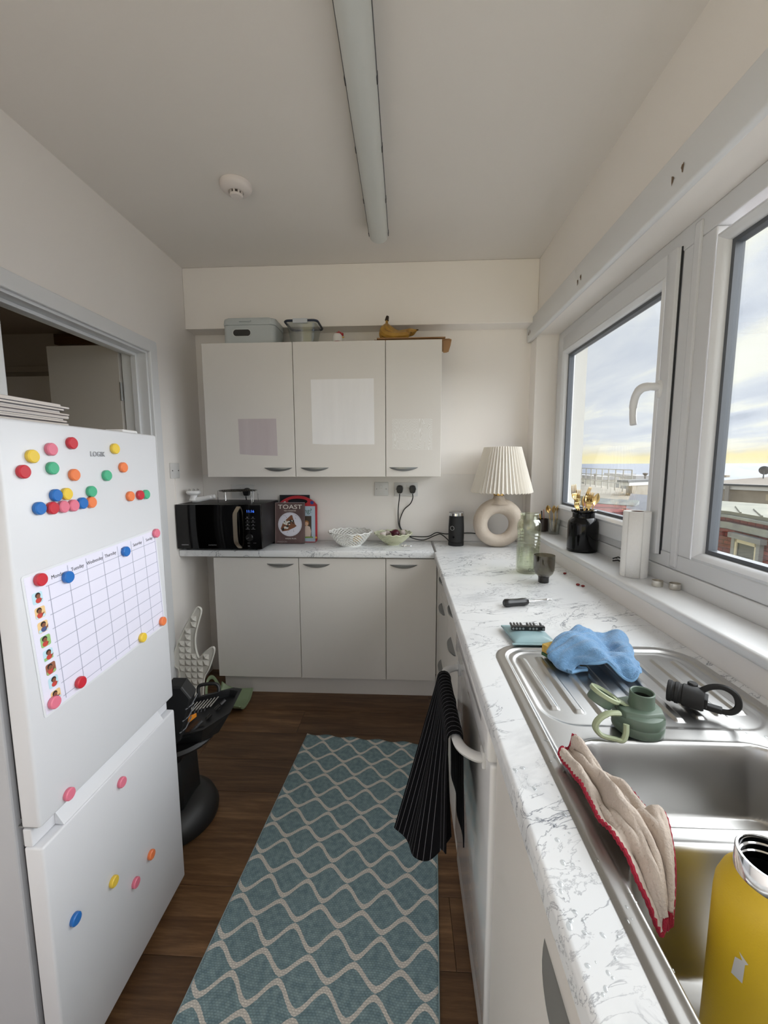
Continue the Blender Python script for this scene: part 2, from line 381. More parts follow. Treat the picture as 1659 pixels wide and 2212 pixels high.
# right wall with the window opening, sill and curtain board
WY0, WY1, XW = -.70, 2.483, .875      # window opening, inner face of the frame
XO = 1.035                            # outer face of the wall
bm = nb()
box(bm, XR, XO, YF, YB, -.03, .955)
box(bm, XR, XO, YF, YB, 2.1055, ZC)
box(bm, XR, XO, WY1, YB, .955, 2.1055)
box(bm, XR, XO, YF, WY0, .955, 2.1055)
struct('wall_right', bm, wall_m, label='off-white window wall with a deep recess')
part('outer_reveal', B(.952, XO, WY1-.006, WY1-.0005, .96, 2.104), M('render_white', (196, 194, 188), .8, bump=(80, .3)), bpy.data.objects['wall_right'])
bm = nb(); box(bm, .732, .869, WY0+.002, WY1-.002, .956, .984, bev=.009, seg=3)
struct('trim_6', bm, gloss_paint, smooth=True, label='glossy white window board with rounded nose')
struct('trim_7', B(.869, .95, WY0+.002, WY1-.002, .956, 1.032, bev=.004), gloss_paint, label='white timber upstand under the window frame')
cb = struct('trim_8', B(.722, .7495, YF+.01, YB-.007, 2.088, 2.206, bev=.008, seg=3), gloss_paint, smooth=True, label='white curtain board along the top of the window recess')
hole = M('torn_plaster', (112, 92, 74), .9)
for (yy, zz) in ((1.245, 2.136), (1.205, 2.142), (1.86, 2.131), (1.83, 2.138), (2.545, 2.13), (2.52, 2.134)):
    bm = nb(); lathe(bm, [(0, 0), (.006, .0004), (.0075, .0008)], seg=9, fn=lambda a, r, z: r*(1+.35*sin(3*a+yy*40)), cap=False, M4=xf((.7214, yy, zz), ry=-pi/2) @ Matrix.Diagonal((1.5, .7, 1, 1)))
    part('screw_hole', bm, hole, cb)
# window
win = thing('window_1', 'white plastic window with an opening sash, a fixed light and a lever handle', 'window', (XW, 1.4, 1.03), kind='structure')
def member(name, x0, x1, y0, y1, z0, z1, mat=upvc, par=win, bev=.004): return part(name, B(x0, x1, y0, y1, z0, z1, bev=bev), mat, par)
F0, F1 = XW, .945
member('frame_head', F0, F1, WY0, WY1-.0005, 2.040, 2.105)
member('frame_sill', F0, F1, WY0, WY1-.0005, 1.0325, 1.083)
member('frame_jamb', F0, F1, 2.415, WY1-.001, 1.083, 2.04)
member('frame_jamb', F0, F1, WY0+.001, WY0+.06, 1.083, 2.04)
member('mullion', F0, F1, 1.285, 1.424, 1.083, 2.04)
member('mullion', F0, F1, .18, .32, 1.083, 2.04)
member('mullion_rib', F0-.006, F0+.001, 1.340, 1.372, 1.04, 2.09, bev=.0055)
def beads(y0, y1, z0, z1, xin, par, wd=.026, dep=.022):
    """sloping glazing bead round an opening, then a dark gasket and the pane"""
    bm = nb()
    o = [(y0-wd, z0-wd), (y1+wd, z0-wd), (y1+wd, z1+wd), (y0-wd, z1+wd)]; i = [(y0, z0), (y1, z0), (y1, z1), (y0, z1)]
    prof = [(1.0, 0.0), (.62, -.006), (.25, .002), (0.0, dep*.55), (0.0, dep)]
    for k in range(4):
        l = (k+1) % 4
        for (ta, xa), (tb, xb) in zip(prof, prof[1:]):
            q = lambda n, t: (i[n][0]+(o[n][0]-i[n][0])*t, i[n][1]+(o[n][1]-i[n][1])*t)
            A, Bq, Cq, D = q(k, ta), q(l, ta), q(l, tb), q(k, tb)
            bm.faces.new([bm.verts.new((xin+xa, *A)), bm.verts.new((xin+xa, *Bq)), bm.verts.new((xin+xb, *Cq)), bm.verts.new((xin+xb, *D))])
    bmesh.ops.remove_doubles(bm, verts=bm.verts, dist=1e-5)
    part('glazing_bead', bm, upvc, par, smooth=True)
    bm = nb(); g = .012
    for a in ((y0, y0+g, z0, z1), (y1-g, y1, z0, z1), (y0+g, y1-g, z0, z0+g), (y0+g, y1-g, z1-g, z1)): box(bm, xin+dep, xin+dep+.026, *a)
    part('gasket', bm, gasket_m, par)
    bm = nb(); box(bm, xin+dep+.010, xin+dep+.014, y0+g*.5, y1-g*.5, z0+g*.5, z1-g*.5); part('pane', bm, pane_m, par)
# opening sash, standing slightly proud of the frame
SX = .858
bm = nb(); sy0, sy1, sz0, sz1 = 1.430, 2.44, 1.068, 2.055; gy0, gy1, gz0, gz1 = 1.503, 2.343, 1.151, 1.962
for a in ((sy0, gy0-.024, sz0, sz1), (gy1+.024, sy1, sz0, sz1), (gy0-.024, gy1+.024, sz0, gz0-.024), (gy0-.024, gy1+.024, gz1+.024, sz1)): box(bm, SX, SX+.05, *a, bev=.003)
sash = part('sash', bm, upvc, win, smooth=True)
beads(gy0, gy1, gz0, gz1, SX, sash)
part('sash_seal', B(F0-.004, F0+.002, sy0-.003, sy0, sz0, sz1), dark_gap, sash)
beads(.345, 1.256, 1.108, 1.988, F0+.002, win); beads(-.62, .155, 1.108, 1.988, F0+.002, win)
# lever handle on the sash stile: oval rose, neck and a downward finger-grip lever
rose = LT([(.013, 0), (.013, .006), (.009, .010), (0, .010)], seg=20, M4=xf((SX, 1.468, 1.625), ry=-pi/2) @ Matrix.Diagonal((2.3, 1, 1, 1)))
hd = part('handle', rose, white_p, win, smooth=True)
bm = nb(); tube(bm, spl([(SX-.008, 1.468, 1.632), (SX-.035, 1.470, 1.634), (SX-.052, 1.486, 1.630), (SX-.056, 1.508, 1.612), (SX-.055, 1.522, 1.578), (SX-.054, 1.524, 1.545), (SX-.054, 1.517, 1.512)], 6), [.013]*6+[.0145]*10+[.0135]*10+[.0115]*11, 10)
part('lever', bm, white_p, hd, smooth=True)

# ================================================================== OUTSIDE
sea_m = M('sea', (98, 106, 122), .6, var=(.02, (84, 94, 112)), bscale=(.3, 2, 1))
solo('sea', B(60, 42000, -30000, 42000, -26.2, -26.0), sea_m, 'pale grey-blue sea reaching to the horizon', 'sea', kind='structure')
solo('ground', B(2.5, 60, -60, 90, -14.3, -14.0), M('street_grey', (172, 168, 162), .95, var=(.3, (148, 144, 140))), 'grey street level far below the window', 'ground', kind='structure')
beige = M('weathered_render', (170, 161, 148), .9, var=(1.4, (140, 131, 117)), bump=(14, .3))
gravel = M('gravel_roof', (142, 132, 120), .95, var=(9, (112, 104, 96)), bump=(60, .5))
lead = M('lead_flashing', (128, 130, 132), .7, var=(2.5, (160, 164, 158)))
fascia = M('white_fascia', (214, 214, 212), .6); gut = M('dark_gutter', (78, 80, 82), .6)
def tilehung(name):
    m = bpy.data.materials.new(name); m.use_nodes = True; t = m.node_tree; b = t.nodes['Principled BSDF']; lk = t.links.new
    tc = N(t, 'ShaderNodeTexCoord'); br = N(t, 'ShaderNodeTexBrick', i_Scale=1.0); br.offset = .5
    br.inputs['Brick Width'].default_value = .34; br.inputs['Row Height'].default_value = .13; br.inputs['Mortar Size'].default_value = .012; br.inputs['Bias'].default_value = .1
    br.inputs['Color1'].default_value = lin((148, 84, 78)); br.inputs['Color2'].default_value = lin((126, 70, 68)); br.inputs['Mortar'].default_value = lin((70, 42, 42))
    lk(tc.outputs['UV'], br.inputs['Vector']); n = N(t, 'ShaderNodeTexNoise', i_Scale=3.0, i_Detail=6.0); lk(tc.outputs['UV'], n.inputs['Vector'])
    mx = N(t, 'ShaderNodeMix', data_type='RGBA', blend_type='MULTIPLY', i_0=.5); lk(br.outputs['Color'], mx.inputs[6]); r = ramp(t, [(.35, lin((190, 176, 170))), (.65, (1, 1, 1, 1))]); lk(n.outputs['Fac'], r.inputs[0]); lk(r.outputs[0], mx.inputs[7])
    lk(mx.outputs[2], b.inputs['Base Color']); b.inputs['Roughness'].default_value = .9
    bp = N(t, 'ShaderNodeBump', i_Strength=.6, i_Distance=.02); lk(br.outputs['Fac'], bp.inputs['Height']); bp.invert = True; lk(bp.outputs[0], b.inputs['Normal'])
    return m
tiles = tilehung('red_hung_tiles')
def wallquad(bm, P, Q, z0, z1, mi=0, th=.25):
    """upright wall slab from P to Q, thickened away from the viewer"""
    P, Q = Vector((P[0], P[1], 0)), Vector((Q[0], Q[1], 0)); t = (Q-P); n = Vector((t.y, -t.x, 0)).normalized()
    if n.dot(P) < 0: n = -n
    lay = bm.loops.layers.uv.verify(); ln = t.length
    c = [P, Q, Q+n*th, P+n*th]; lo = [bm.verts.new((v.x, v.y, z0)) for v in c]; hi = [bm.verts.new((v.x, v.y, z1)) for v in c]
    us = [0, ln, ln+th, ln*2+th]
    for k in range(4):
        l = (k+1) % 4; f = bm.faces.new([lo[k], lo[l], hi[l], hi[k]]); f.material_index = mi
        for lp, uv in zip(f.loops, ((us[k], z0), (us[k]+(c[l]-c[k]).length, z0), (us[k]+(c[l]-c[k]).length, z1), (us[k], z1))): lp[lay].uv = uv
    bm.faces.new(hi).material_index = mi; bm.faces.new(lo[::-1]).material_index = mi
    return n
def slab(bm, pts, z0, z1, mi=0):
    a = [bm.verts.new((p[0], p[1], z0)) for p in pts]; b = [bm.verts.new((p[0], p[1], z1)) for p in pts]
    fs = [bm.faces.new(a[::-1]), bm.faces.new(b)] + [bm.faces.new([a[i], a[(i+1) % len(a)], b[(i+1) % len(a)], b[i]]) for i in range(len(a))]
    for f in fs: f.material_index = mi
# house with the red tile-hung bay
A, Bc, Cc = Vector((10.19, 15.56, -1.161)), Vector((10.69, 13.98, -0.897)), Vector((10.31, 10.76, -0.362)); Cc = Bc+(Cc-Bc)*1.9
house = thing('brick_house', 'neighbouring house with red hung tiles, lead flashing and a cream sash window', 'house', (Bc.x, Bc.y, -6.5))
zt_l = Vector((10.57, 14.57, -0.399)).z
bm = nb(); wallquad(bm, A, Bc, -6.5, zt_l); wallquad(bm, Bc, Cc, -6.5, zt_l); part('tile_hung_wall', bm, tiles, house)
def band(name, z0, z1, out, mat):
    bm = nb()
    for P, Q in ((A, Bc), (Bc, Cc)):
        t = Vector((Q.x-P.x, Q.y-P.y, 0)); n = Vector((t.y, -t.x, 0)).normalized(); n = -n if n.dot(P) > 0 else n
        wallquad(bm, P+n*out, Q+n*out, z0, z1, th=out+.1)
    return part(name, bm, mat, house)
band('drip_band', zt_l-.36, zt_l-.15, .08, lead)
band('lead_apron', zt_l, zt_l+.08, .10, lead)
# flat lead roof of the bay, receding to the penthouse
R1, R2 = Vector((12.69, 19.18, -0.607)), Vector((14.79, 14.90, -0.091)); R2 = R1+(R2-R1)*1.6
bm = nb(); slab(bm, [A, Bc, Cc, (R2.x, R2.y), (R1.x, R1.y)], zt_l+.08, zt_l+.20); part('bay_roof', bm, M('patched_lead_roof', (112, 114, 104), .8, var=(.9, (146, 144, 128)), bump=(8, .4)), house)
for kk in range(6):
    q0 = Bc.lerp(Cc, .08+.15*kk); d_ = (R1-A).normalized(); bm = nb(); tube(bm, [(q0.x, q0.y, zt_l+.215), (q0.x+d_.x*2.4, q0.y+d_.y*2.4, zt_l+.215)], .028, 6); part('lead_roll', bm, MATS['patched_lead_roof'], house)
# sash window in the right-hand wall of the bay
t = Vector((Cc.x-Bc.x, Cc.y-Bc.y, 0)).normalized(); n = Vector((t.y, -t.x, 0)); n = -n if n.dot(Bc) > 0 else n
def wallbox(name, u0, u1, z0, z1, o0, o1, mat, par):
    bm = nb(); P = Vector((Bc.x, Bc.y, 0)); c = [P+t*u0+n*o0, P+t*u1+n*o0, P+t*u1+n*o1, P+t*u0+n*o1]; slab(bm, c, z0, z1); return part(name, bm, mat, par)
u0, u1, zt0, zb = 0.488, 1.501, -0.996, -2.347
cream = M('cream_paint', (214, 206, 184), .6); lw_ = M('lead_surround', (146, 148, 152), .7)
hw = wallbox('window', u0+.10, u1-.10, zb, zt0-.10, .02, .06, M('dark_window_glass', (70, 74, 80), .15), house)
wallbox('surround', u0-.12, u0+.02, zb, zt0, .0, .12, lw_, hw); wallbox('surround', u1-.02, u1+.12, zb, zt0, .0, .12, lw_, hw); wallbox('lintel', u0-.22, u1+.22, zt0, zt0+.16, .0, .18, lw_, hw)
zm = -1.597
for a in ((u0+.02, u0+.11, zb, zt0), (u1-.11, u1-.02, zb, zt0), (u0+.02, u1-.02, zt0-.12, zt0), (u0+.1, u1-.1, zm-.05, zm+.05)): wallbox('sash_bar', *a, .05, .10, cream, hw)
# penthouse block above the bay (seen in the fixed light)
P1, P2 = Vector((15.17, 22.34, -0.054)), Vector((17.74, 16.90, 0.293)); P2 = P1+(P2-P1)*2.0
pz0, pz1, pz2, pz3 = Vector((16.13, 20.78, -0.676)).z, Vector((16.08, 20.81, 0.111)).z, Vector((16.07, 20.82, 0.290)).z, Vector((16.07, 20.82, 0.380)).z
pent = thing('roof_penthouse', 'flat-roofed rendered penthouse with white fascia and gravel roof behind the red house', 'building', (P1.x, P1.y, pz0-6))
bm = nb(); wallquad(bm, P1, P2, -12, pz1, th=.3); part('rendered_wall', bm, beige, pent)
t2 = (P2-P1).normalized(); n2 = Vector((t2.y, -t2.x, 0)); n2 = -n2 if n2.dot(P1) > 0 else n2
bm = nb(); wallquad(bm, P1+n2*.15, P2+n2*.15, pz1, pz2, th=.4); part('fascia', bm, fascia, pent)
bm = nb(); wallquad(bm, P1+n2*.25, P2+n2*.25, pz2, pz3, th=.4); part('gutter', bm, gut, pent)
Q1, Q2 = P1-n2*7, P2-n2*7
zr = Vector((20.44, 26.54, 0.591)).z
bm = nb(); f = [bm.verts.new(v) for v in ((P1.x, P1.y, pz3), (P2.x, P2.y, pz3), (Q2.x, Q2.y, zr), (Q1.x, Q1.y, zr))]; bm.faces.new(f); g = [bm.verts.new((v.co.x, v.co.y, v.co.z-.3)) for v in f]; bm.faces.new(g[::-1])
for i in range(4): bm.faces.new([f[i], g[i], g[(i+1) % 4], f[(i+1) % 4]])
part('gravel_roof', bm, gravel, pent)
pp = Vector((15.64, 20.77, 0.136)); part('downpipe', TB([(pp.x, pp.y, pz0-1), (pp.x, pp.y, pz2)], .09, 8), M('grey_pipe', (150, 146, 140), .6), pent)
q0, q1 = Vector((15.95, 20.53, -0.072)), Vector((16.04, 20.46, -0.067))
bm = nb(); wallquad(bm, Vector((16.01, 20.74, -0.177)), Vector((17.60, 16.76, 0.195)), pz0+.35, pz1-.15, th=.08); part('render_panel', bm, M('stained_render', (196, 184, 164), .9, var=(2.2, (168, 152, 124))), pent)
cap = Vector((18.35, 24.98, 0.666)); bm = nb(); lathe(bm, [(.12, 0), (.12, .35), (.45, .38), (.45, .5), (0, .55)], (cap.x, cap.y, zr-.4), 12)
solo('roof_vent', bm, M('vent_metal', (150, 140, 124), .6), 'squat round roof vent on the gravel roof', 'vent', loc=(cap.x, cap.y, zr-.4))
dish = Vector((19.81, 23.84, 0.872)); bm = nb(); lathe(bm, [(0, 0), (.15, .03), (.25, .09), (.23, .10), (.14, .05), (0, .02)], seg=20, M4=xf((dish.x, dish.y, zr+.35), rz=radians(40), ry=radians(70))); tube(bm, [(dish.x, dish.y, zr-.3), (dish.x, dish.y, zr+.35)], .03, 6)
solo('satellite_dish', bm, M('dish_grey', (96, 96, 98), .5), 'small grey satellite dish on the gravel roof', 'satellite dish', loc=(dish.x, dish.y, zr-.3))
# roof block with a flat coping, seen through the sash
E1, E2 = Vector((11.35, 21.14, 0.254)), Vector((15.89, 24.26, 0.192))
ez0, ez1, ez2, ez3 = Vector((11.41, 21.11, -0.904)).z, Vector((11.35, 21.14, 0.277)).z, Vector((11.35, 21.15, 0.439)).z, Vector((11.34, 21.15, 0.554)).z
stair = thing('roof_stairhead', 'rendered roof stairhead with a white fascia beside the roof railing', 'building', (E1.x, E1.y, -12))
bm = nb(); wallquad(bm, E1, E2, -12, ez1, th=.3); part('rendered_wall', bm, beige, stair)
bm = nb(); wallquad(bm, (E1+(E1-E2).normalized()*.3)*.997, E2*.997, ez1, ez2, th=.45); part('fascia', bm, fascia, stair)
bm = nb(); wallquad(bm, (E1+(E1-E2).normalized()*.4)*.995, E2*.995, ez2, ez3, th=.55); part('coping', bm, gut, stair)
v = Vector((13.28, 23.51, 0.792)); bm = nb(); lathe(bm, [(.04, -.6), (.04, .0), (.13, .10), (.13, .15), (0, .18)], (v.x, v.y, v.z-.1), 10)
solo('chimney_cowl', bm, M('cowl_metal', (110, 100, 92), .6), 'thin chimney cowl above the stairhead', 'vent', loc=(v.x, v.y, v.z-.7))
v = Vector((16.39, 36.49, 0.400)); bm = nb(); lathe(bm, [(.04, -.9), (.04, .0), (.12, .16), (.12, .2), (0, .25)], (v.x, v.y, v.z-.1), 10)
solo('chimney_cowl', bm, MATS['cowl_metal'], 'thin chimney cowl beyond the roof railing', 'vent', loc=(v.x, v.y, v.z-1.0))
# broad flat roof with its white railing
rz = Vector((13.17, 26.96, -0.230)).z
G = [Vector((14.88, 41.41, -1.089)), Vector((13.80, 23.21, -0.008)), Vector((10.26, 17.17, -0.287)), Vector((8.15, 22.57, -0.818))]
bm = nb(); slab(bm, [(p.x, p.y) for p in G], rz-3, rz); 
solo('flat_roof', bm, M('felt_roof', (150, 143, 130), .95, var=(.8, (124, 118, 106)), bump=(6, .2)), 'weathered pale flat roof below the railing', 'roof', loc=(G[1].x, G[1].y, rz-3))
rail = thing('roof_railing', 'white metal guard railing along the edge of the flat roof', 'railing', (Vector((12.70, 23.83, 0.112)).x, Vector((12.70, 23.83, 0.112)).y, rz))
ra, rb = Vector((14.10, 35.29, -0.105)), Vector((12.25, 22.93, 0.410)); rm = M('railing_paint', (168, 164, 156), .6)
for i in range(11):
    q = ra.lerp(rb, i/10); part('post', TB([(q.x, q.y, rz), (q.x, q.y, rz+1.25)], .035, 6), rm, rail)
for h in (.45, .85, 1.25): part('rail', TB([(ra.x, ra.y, rz+h), (rb.x, rb.y, rz+h)], .03, 6), rm, rail)
# pale low buildings on the front, beyond the railing
pb = M('pale_front_building', (206, 202, 194), .85); pr = M('pale_roof', (166, 164, 166), .8)
for i, (a, b, z1) in enumerate((((32.4, 84.0), (32.8, 77.0), -1.21), ((29.6, 68.9), (29.5, 63.2), -1.05), ((34.9, 74.2), (34.5, 68.0), -0.76), ((31.7, 62.4), (31.1, 57.2), -0.76))):
    a, b, z0 = Vector((*a, 0)), Vector((*b, 0)), -20
    tt = thing('low_building', ['long pale low building with a dark window strip by the sea front', 'small pale flat-topped building second along the sea front', 'taller pale building third along the sea front', 'pale low building next to the stairhead on the sea front'][i], 'building', (a.x, a.y, z0), group='pale buildings along the sea front')
    bm = nb(); wallquad(bm, a, b, z0, z1, th=2); part('wall', bm, pb, tt); bm = nb(); wallquad(bm, a*.996, b*.996, z1, z1+.5, th=2.4); part('roof', bm, pr, tt)
    dr = (b-a).normalized()
    for kk in range(4):
        c0 = a.lerp(b, .08+.23*kk)*.997; c1 = a.lerp(b, .24+.23*kk)*.997; bm = nb(); wallquad(bm, c0, c1, z1-2.0, z1-.9, th=.2); part('window', bm, M('far_window', (120, 124, 130), .4), tt)
# red pitched roof and slate valley just below the sash
r0, r1, r2, r3 = Vector((5.60, 12.83, -0.270)), Vector((5.21, 9.12, -0.012)), Vector((7.67, 14.04, -0.047)), Vector((7.08, 16.55, -0.157))
def roofsheet(name, pts, mat, par, th=.15):
    bm = nb(); lay = bm.loops.layers.uv.verify(); f = [bm.verts.new(p) for p in pts]; g = [bm.verts.new(Vector(p)-Vector((0, 0, th))) for p in pts]
    top = bm.faces.new(f); bm.faces.new(g[::-1])
    for i in range(len(f)): bm.faces.new([f[i], g[i], g[(i+1) % len(f)], f[(i+1) % len(f)]])
    o = Vector(pts[0]); e1 = (Vector(pts[1])-o).normalized(); nn = e1.cross(Vector(pts[-1])-o).normalized(); e2 = nn.cross(e1)
    for lp in top.loops: d = lp.vert.co-o; lp[lay].uv = (d.dot(e1), d.dot(e2))
    return part(name, bm, mat, par)
rf = thing('tiled_roof', 'red tiled pitched roof with a slate valley below the opening sash', 'roof', (r1.x, r1.y, r1.z-.3))
low = (r1-r0); roofsheet('tile_slope', [r0-Vector((0, 0, 3)), r1-Vector((0, 0, 3)), r1, r2, r3, r0], tiles, rf)
roofsheet('ridge_flashing', [r3+Vector((0, 0, .02)), r2+Vector((0, 0, .02)), r2+Vector((.3, .3, .18)), r3+Vector((.3, .3, .18))], lead, rf)
s0, s1, s2, s3 = Vector((7.26, 13.81, -0.085)), Vector((6.72, 11.13, 0.029)), Vector((9.79, 16.28, 0.121)), Vector((9.42, 17.64, 0.131))
roofsheet('slate_slope', [s0, s1, s2, s3], M('slate', (104, 106, 112), .8, var=(3, (84, 86, 94))), rf)
roofsheet('lower_tiles', [Vector((5.53, 10.65, -0.070)), Vector((5.74, 9.38, -0.051)), s1, s0], tiles, rf)
# ================================================================== FITTED UNITS
def crescent(parent, c, ln, axis, out):
    """silver crescent pull: straight top edge, bowed lower edge, hollow underside. axis 'x' faces -Y, 'y' faces -X"""
    bm = nb(); n = 16; rows = []
    for i in range(n+1):
        u = i/n*2-1; h = .021*(1-u*u)**.8; d = .022*(1-abs(u)**2.5)
        P = [(u*ln/2, 0.0, 0.0), (u*ln/2, d, 0.0), (u*ln/2, d*.95, -h*.45), (u*ln/2, d*.35, -h), (u*ln/2, 0.0, -h)]
        rows.append([bm.verts.new((c[0]+a, c[1]-b, c[2]+z) if axis == 'x' else (c[0]-b, c[1]+a, c[2]+z)) for a, b, z in P])
    for a, b in zip(rows, rows[1:]):
        for k in range(4): bm.faces.new([a[k], a[k+1], b[k+1], b[k]])
    bmesh.ops.remove_doubles(bm, verts=bm.verts, dist=1e-5)
    return part('handle', bm, silver, parent, smooth=True, label='silver crescent pull')
def carcass(bm, x0, x1, y0, y1, z0, z1, t=.016, open_top=False):
    """hollow cabinet box (all six boards, top optional), boards butted"""
    box(bm, x0, x0+t, y0, y1, z0, z1); box(bm, x1-t, x1, y0, y1, z0, z1)
    box(bm, x0+t, x1-t, y0, y1, z0, z0+t); box(bm, x0+t, x1-t, y1-t, y1, z0+t, z1)
    if not open_top: box(bm, x0+t, x1-t, y0, y1-t, z1-t, z1)
# wall cabinets
WX = [-1.1029, -.6029, -.1029, .1971]; WZ0, WZ1, WYF = 1.3089, 2.0289, 2.2665
lab = ['wide white wall cabinet at the left end with a mauve vinyl patch', 'wide white wall cabinet in the middle with a large white vinyl square', 'narrow white wall cabinet at the right end with a wood-grain patch']
def grain(name, c0, c1, sc):
    m = bpy.data.materials.new(name); m.use_nodes = True; t = m.node_tree; b = t.nodes['Principled BSDF']; lk = t.links.new
    tc = N(t, 'ShaderNodeTexCoord'); mp = N(t, 'ShaderNodeMapping'); mp.inputs['Scale'].default_value = (1, 1, .12); lk(tc.outputs['Object'], mp.inputs[0])
    n = N(t, 'ShaderNodeTexNoise', i_Scale=sc, i_Detail=1.0); lk(mp.outputs[0], n.inputs['Vector'])
    w_ = N(t, 'ShaderNodeMath', operation='MULTIPLY', i_1=sc*3.4); lk(n.outputs['Fac'], w_.inputs[0]); f = N(t, 'ShaderNodeMath', operation='PINGPONG', i_1=1.0); lk(w_.outputs[0], f.inputs[0])
    r = ramp(t, [(.55, lin(c0)), (.85, lin(c1))]); lk(f.outputs[0], r.inputs[0]); lk(r.outputs[0], b.inputs['Base Color']); b.inputs['Roughness'].default_value = .3
    return m
patches = [((-.914, -.701, 1.429, 1.627), M('mauve_vinyl', (206, 197, 198), .4, var=(5, (196, 185, 188)), bscale=(3, 1, .4))), ((-.505, -.164, 1.484, 1.834), M('white_vinyl', (246, 245, 245), .4, var=(6, (240, 239, 239)), bscale=(3, 1, .3))), ((-.066, .150, 1.453, 1.620), grain('wood_grain_vinyl', (222, 219, 213), (240, 239, 236), 30))]
hx = [-.700, -.496, -.005]
for i in range(3):
    x0, x1 = WX[i]+.0005, WX[i+1]-.0005
    t_ = thing('wall_cabinet', lab[i], 'cabinet', ((x0+x1)/2, 2.43, WZ0), group='white wall cabinets')
    bm = nb(); carcass(bm, x0, x1, WYF+.019, YB-.006, WZ0, WZ1); part('body', bm, cab_edge, t_)
    d = part('door', B(x0+.0012, x1-.0012, WYF, WYF+.018, WZ0, WZ1, bev=.0012), cab_m, t_)
    crescent(d, (hx[i], WYF, 1.360), .160, 'x', -1)
    (a, b, c, e), pm = patches[i]
    bm = nb(); pts = [(a, c+.006), (a+.07, c+.001), (b, c-.004 if i == 0 else c), (b-.002, e), (a-.002, e-.002 if i == 1 else e)]
    prism(bm, pts, lambda u, v: (u, WYF-.0006, v), lambda u, v: (u, WYF+.0005, v)); part('vinyl_patch', bm, pm, d)
# back base cabinets
BX = [-1.1048, -.6048, -.1048, .184]; BYF = 2.281
lab = ['wide white base cabinet at the open end of the back run', 'wide white base cabinet in the middle of the back run', 'narrow white base cabinet in the corner of the back run']
hb = [-.711, -.502, -.004]
for i in range(3):
    x0, x1 = BX[i]+.0005, BX[i+1]-.0005
    t_ = thing('base_cabinet', lab[i], 'cabinet', ((x0+x1)/2, 2.43, .1227), group='white base cabinets of the back run')
    bm = nb(); carcass(bm, x0, x1, BYF+.019, YB-.006, .1227, ZT-.0395); part('body', bm, cab_edge, t_)
    d = part('door', B(x0+.0012, x1-.0012, BYF, BYF+.018, .1227, .845, bev=.0012), cab_m, t_)
    crescent(d, (hb[i], BYF, .812), .160, 'x', -1)
solo('plinth', B(-1.09, .215, BYF+.05, BYF+.066, .0005, .1222), cab_m, 'white plinth board under the back base cabinets', 'plinth', kind='structure')
# worktops
TH = .038
bm = nb(); box(bm, XL+.002, XFR+.002, 2.261, YB-.0055, ZT-TH, ZT, bev=.005, seg=3)
solo('worktop', bm, marble_m, 'marble-effect worktop along the back wall', 'worktop', smooth=True, loc=(-.5, 2.42, ZT-TH))
solo('joint_strip', B(XFR+.0025, XFR+.0125, 2.262, YB-.006, ZT-TH, ZT+.0012, bev=.0004, seg=1), M('joint_aluminium', (168, 168, 168), .35, .9), 'thin aluminium strip joining the two worktops', 'trim', loc=(XFR+.007, 2.42, ZT-TH))
SKX0, SKX1, SKY0, SKY1 = .2315, .7265, -.30, 1.078          # sink outline
HX0, HX1, HY0, HY1 = .257, .701, -.28, 1.045                   # cut-out under the bowls
X1W = XR-.001
bm = nb()
# window-run worktop with a rectangular cut-out, rounded front nose
prof = []
for k in range(7): a = radians(90+90*k/6); prof.append((XFR+.008+.008*cos(a), ZT-.008+.008*sin(a)))
prof += [(XFR, ZT-TH+.004), (XFR+.004, ZT-TH)]
def runpiece(y0, y1, xa, xb, nose):
    poly = (prof if nose else [(xa, ZT), (xa, ZT-TH)]) + [(xb, ZT-TH), (xb, ZT)]
    prism(bm, poly, lambda u, v: (u, y0, v), lambda u, v: (u, y1, v))
yend = YB-.0065
# pieces butt along hidden lines inside one mesh
runpiece(YF+.02, 2.2605, XFR, HX0, True); runpiece(2.2605, yend, XFR+.013, HX0, False); runpiece(YF+.02, HY0, HX0, X1W, False); runpiece(HY1, yend, HX0, X1W, False); runpiece(HY0, HY1, HX1, X1W, False)
bmesh.ops.remove_doubles(bm, verts=bm.verts, dist=1e-5)
solo('worktop', bm, marble_m, 'marble-effect worktop under the window, with the sink let into it', 'worktop', smooth=True, loc=(.45, 1.0, ZT-TH))

# sink: pressed steel sheet with drainer ridges, a half bowl and a main bowl
def sd_rr(x, y, x0, x1, y0, y1, r):
    qx = abs(x-(x0+x1)/2)-((x1-x0)/2-r); qy = abs(y-(y0+y1)/2)-((y1-y0)/2-r)
    return math.hypot(max(qx, 0), max(qy, 0))+min(max(qx, qy), 0)-r
def sst(a, b, x):
    t = min(max((x-a)/(b-a), 0), 1); return t*t*(3-2*t)
def sink_z(x, y):
    d = sd_rr(x, y, SKX0, SKX1, SKY0, SKY1, .085)               # negative inside
    z = .0006 + .0032*sst(0, -.006, d) - .0040*sst(-.020, -.030, d)
    z += .0016*math.exp(-((d+.024)/.003)**2)
    # drainer ridges between y .735 and 1.03, fanned pressed grooves
    if y > .70:
        dd = sd_rr(x, y, .272, .690, .735, 1.040, .06); ins = sst(.004, -.006, dd)
        z -= .0022*ins
        g = 0
        for k in range(9):
            gx = .302+.0445*k + (y-.735)*(.03*(k-4)/4)
            lo, hi = .748+.010*abs(k-4), 1.030-.007*abs(k-4)
            e = sst(lo-.004, lo+.004, y)*sst(hi+.004, hi-.004, y)
            g = max(g, e*sst(.0095, .0065, abs(x-gx)))
        z += .0046*g*ins
    b1 = sd_rr(x, y, .288, .640, .522, .688, .058); b2 = sd_rr(x, y, .262, .655, .135, .488, .075)
    for b, dep in ((b1, .125), (b2, .168)):
        if b < .012:
            z += .0018*math.exp(-((b-.006)/.004)**2)
            z -= dep*sst(.004, -.026, b)*.9 + dep*.1*sst(-.01, -.07, b)
    return z
bm = nb()
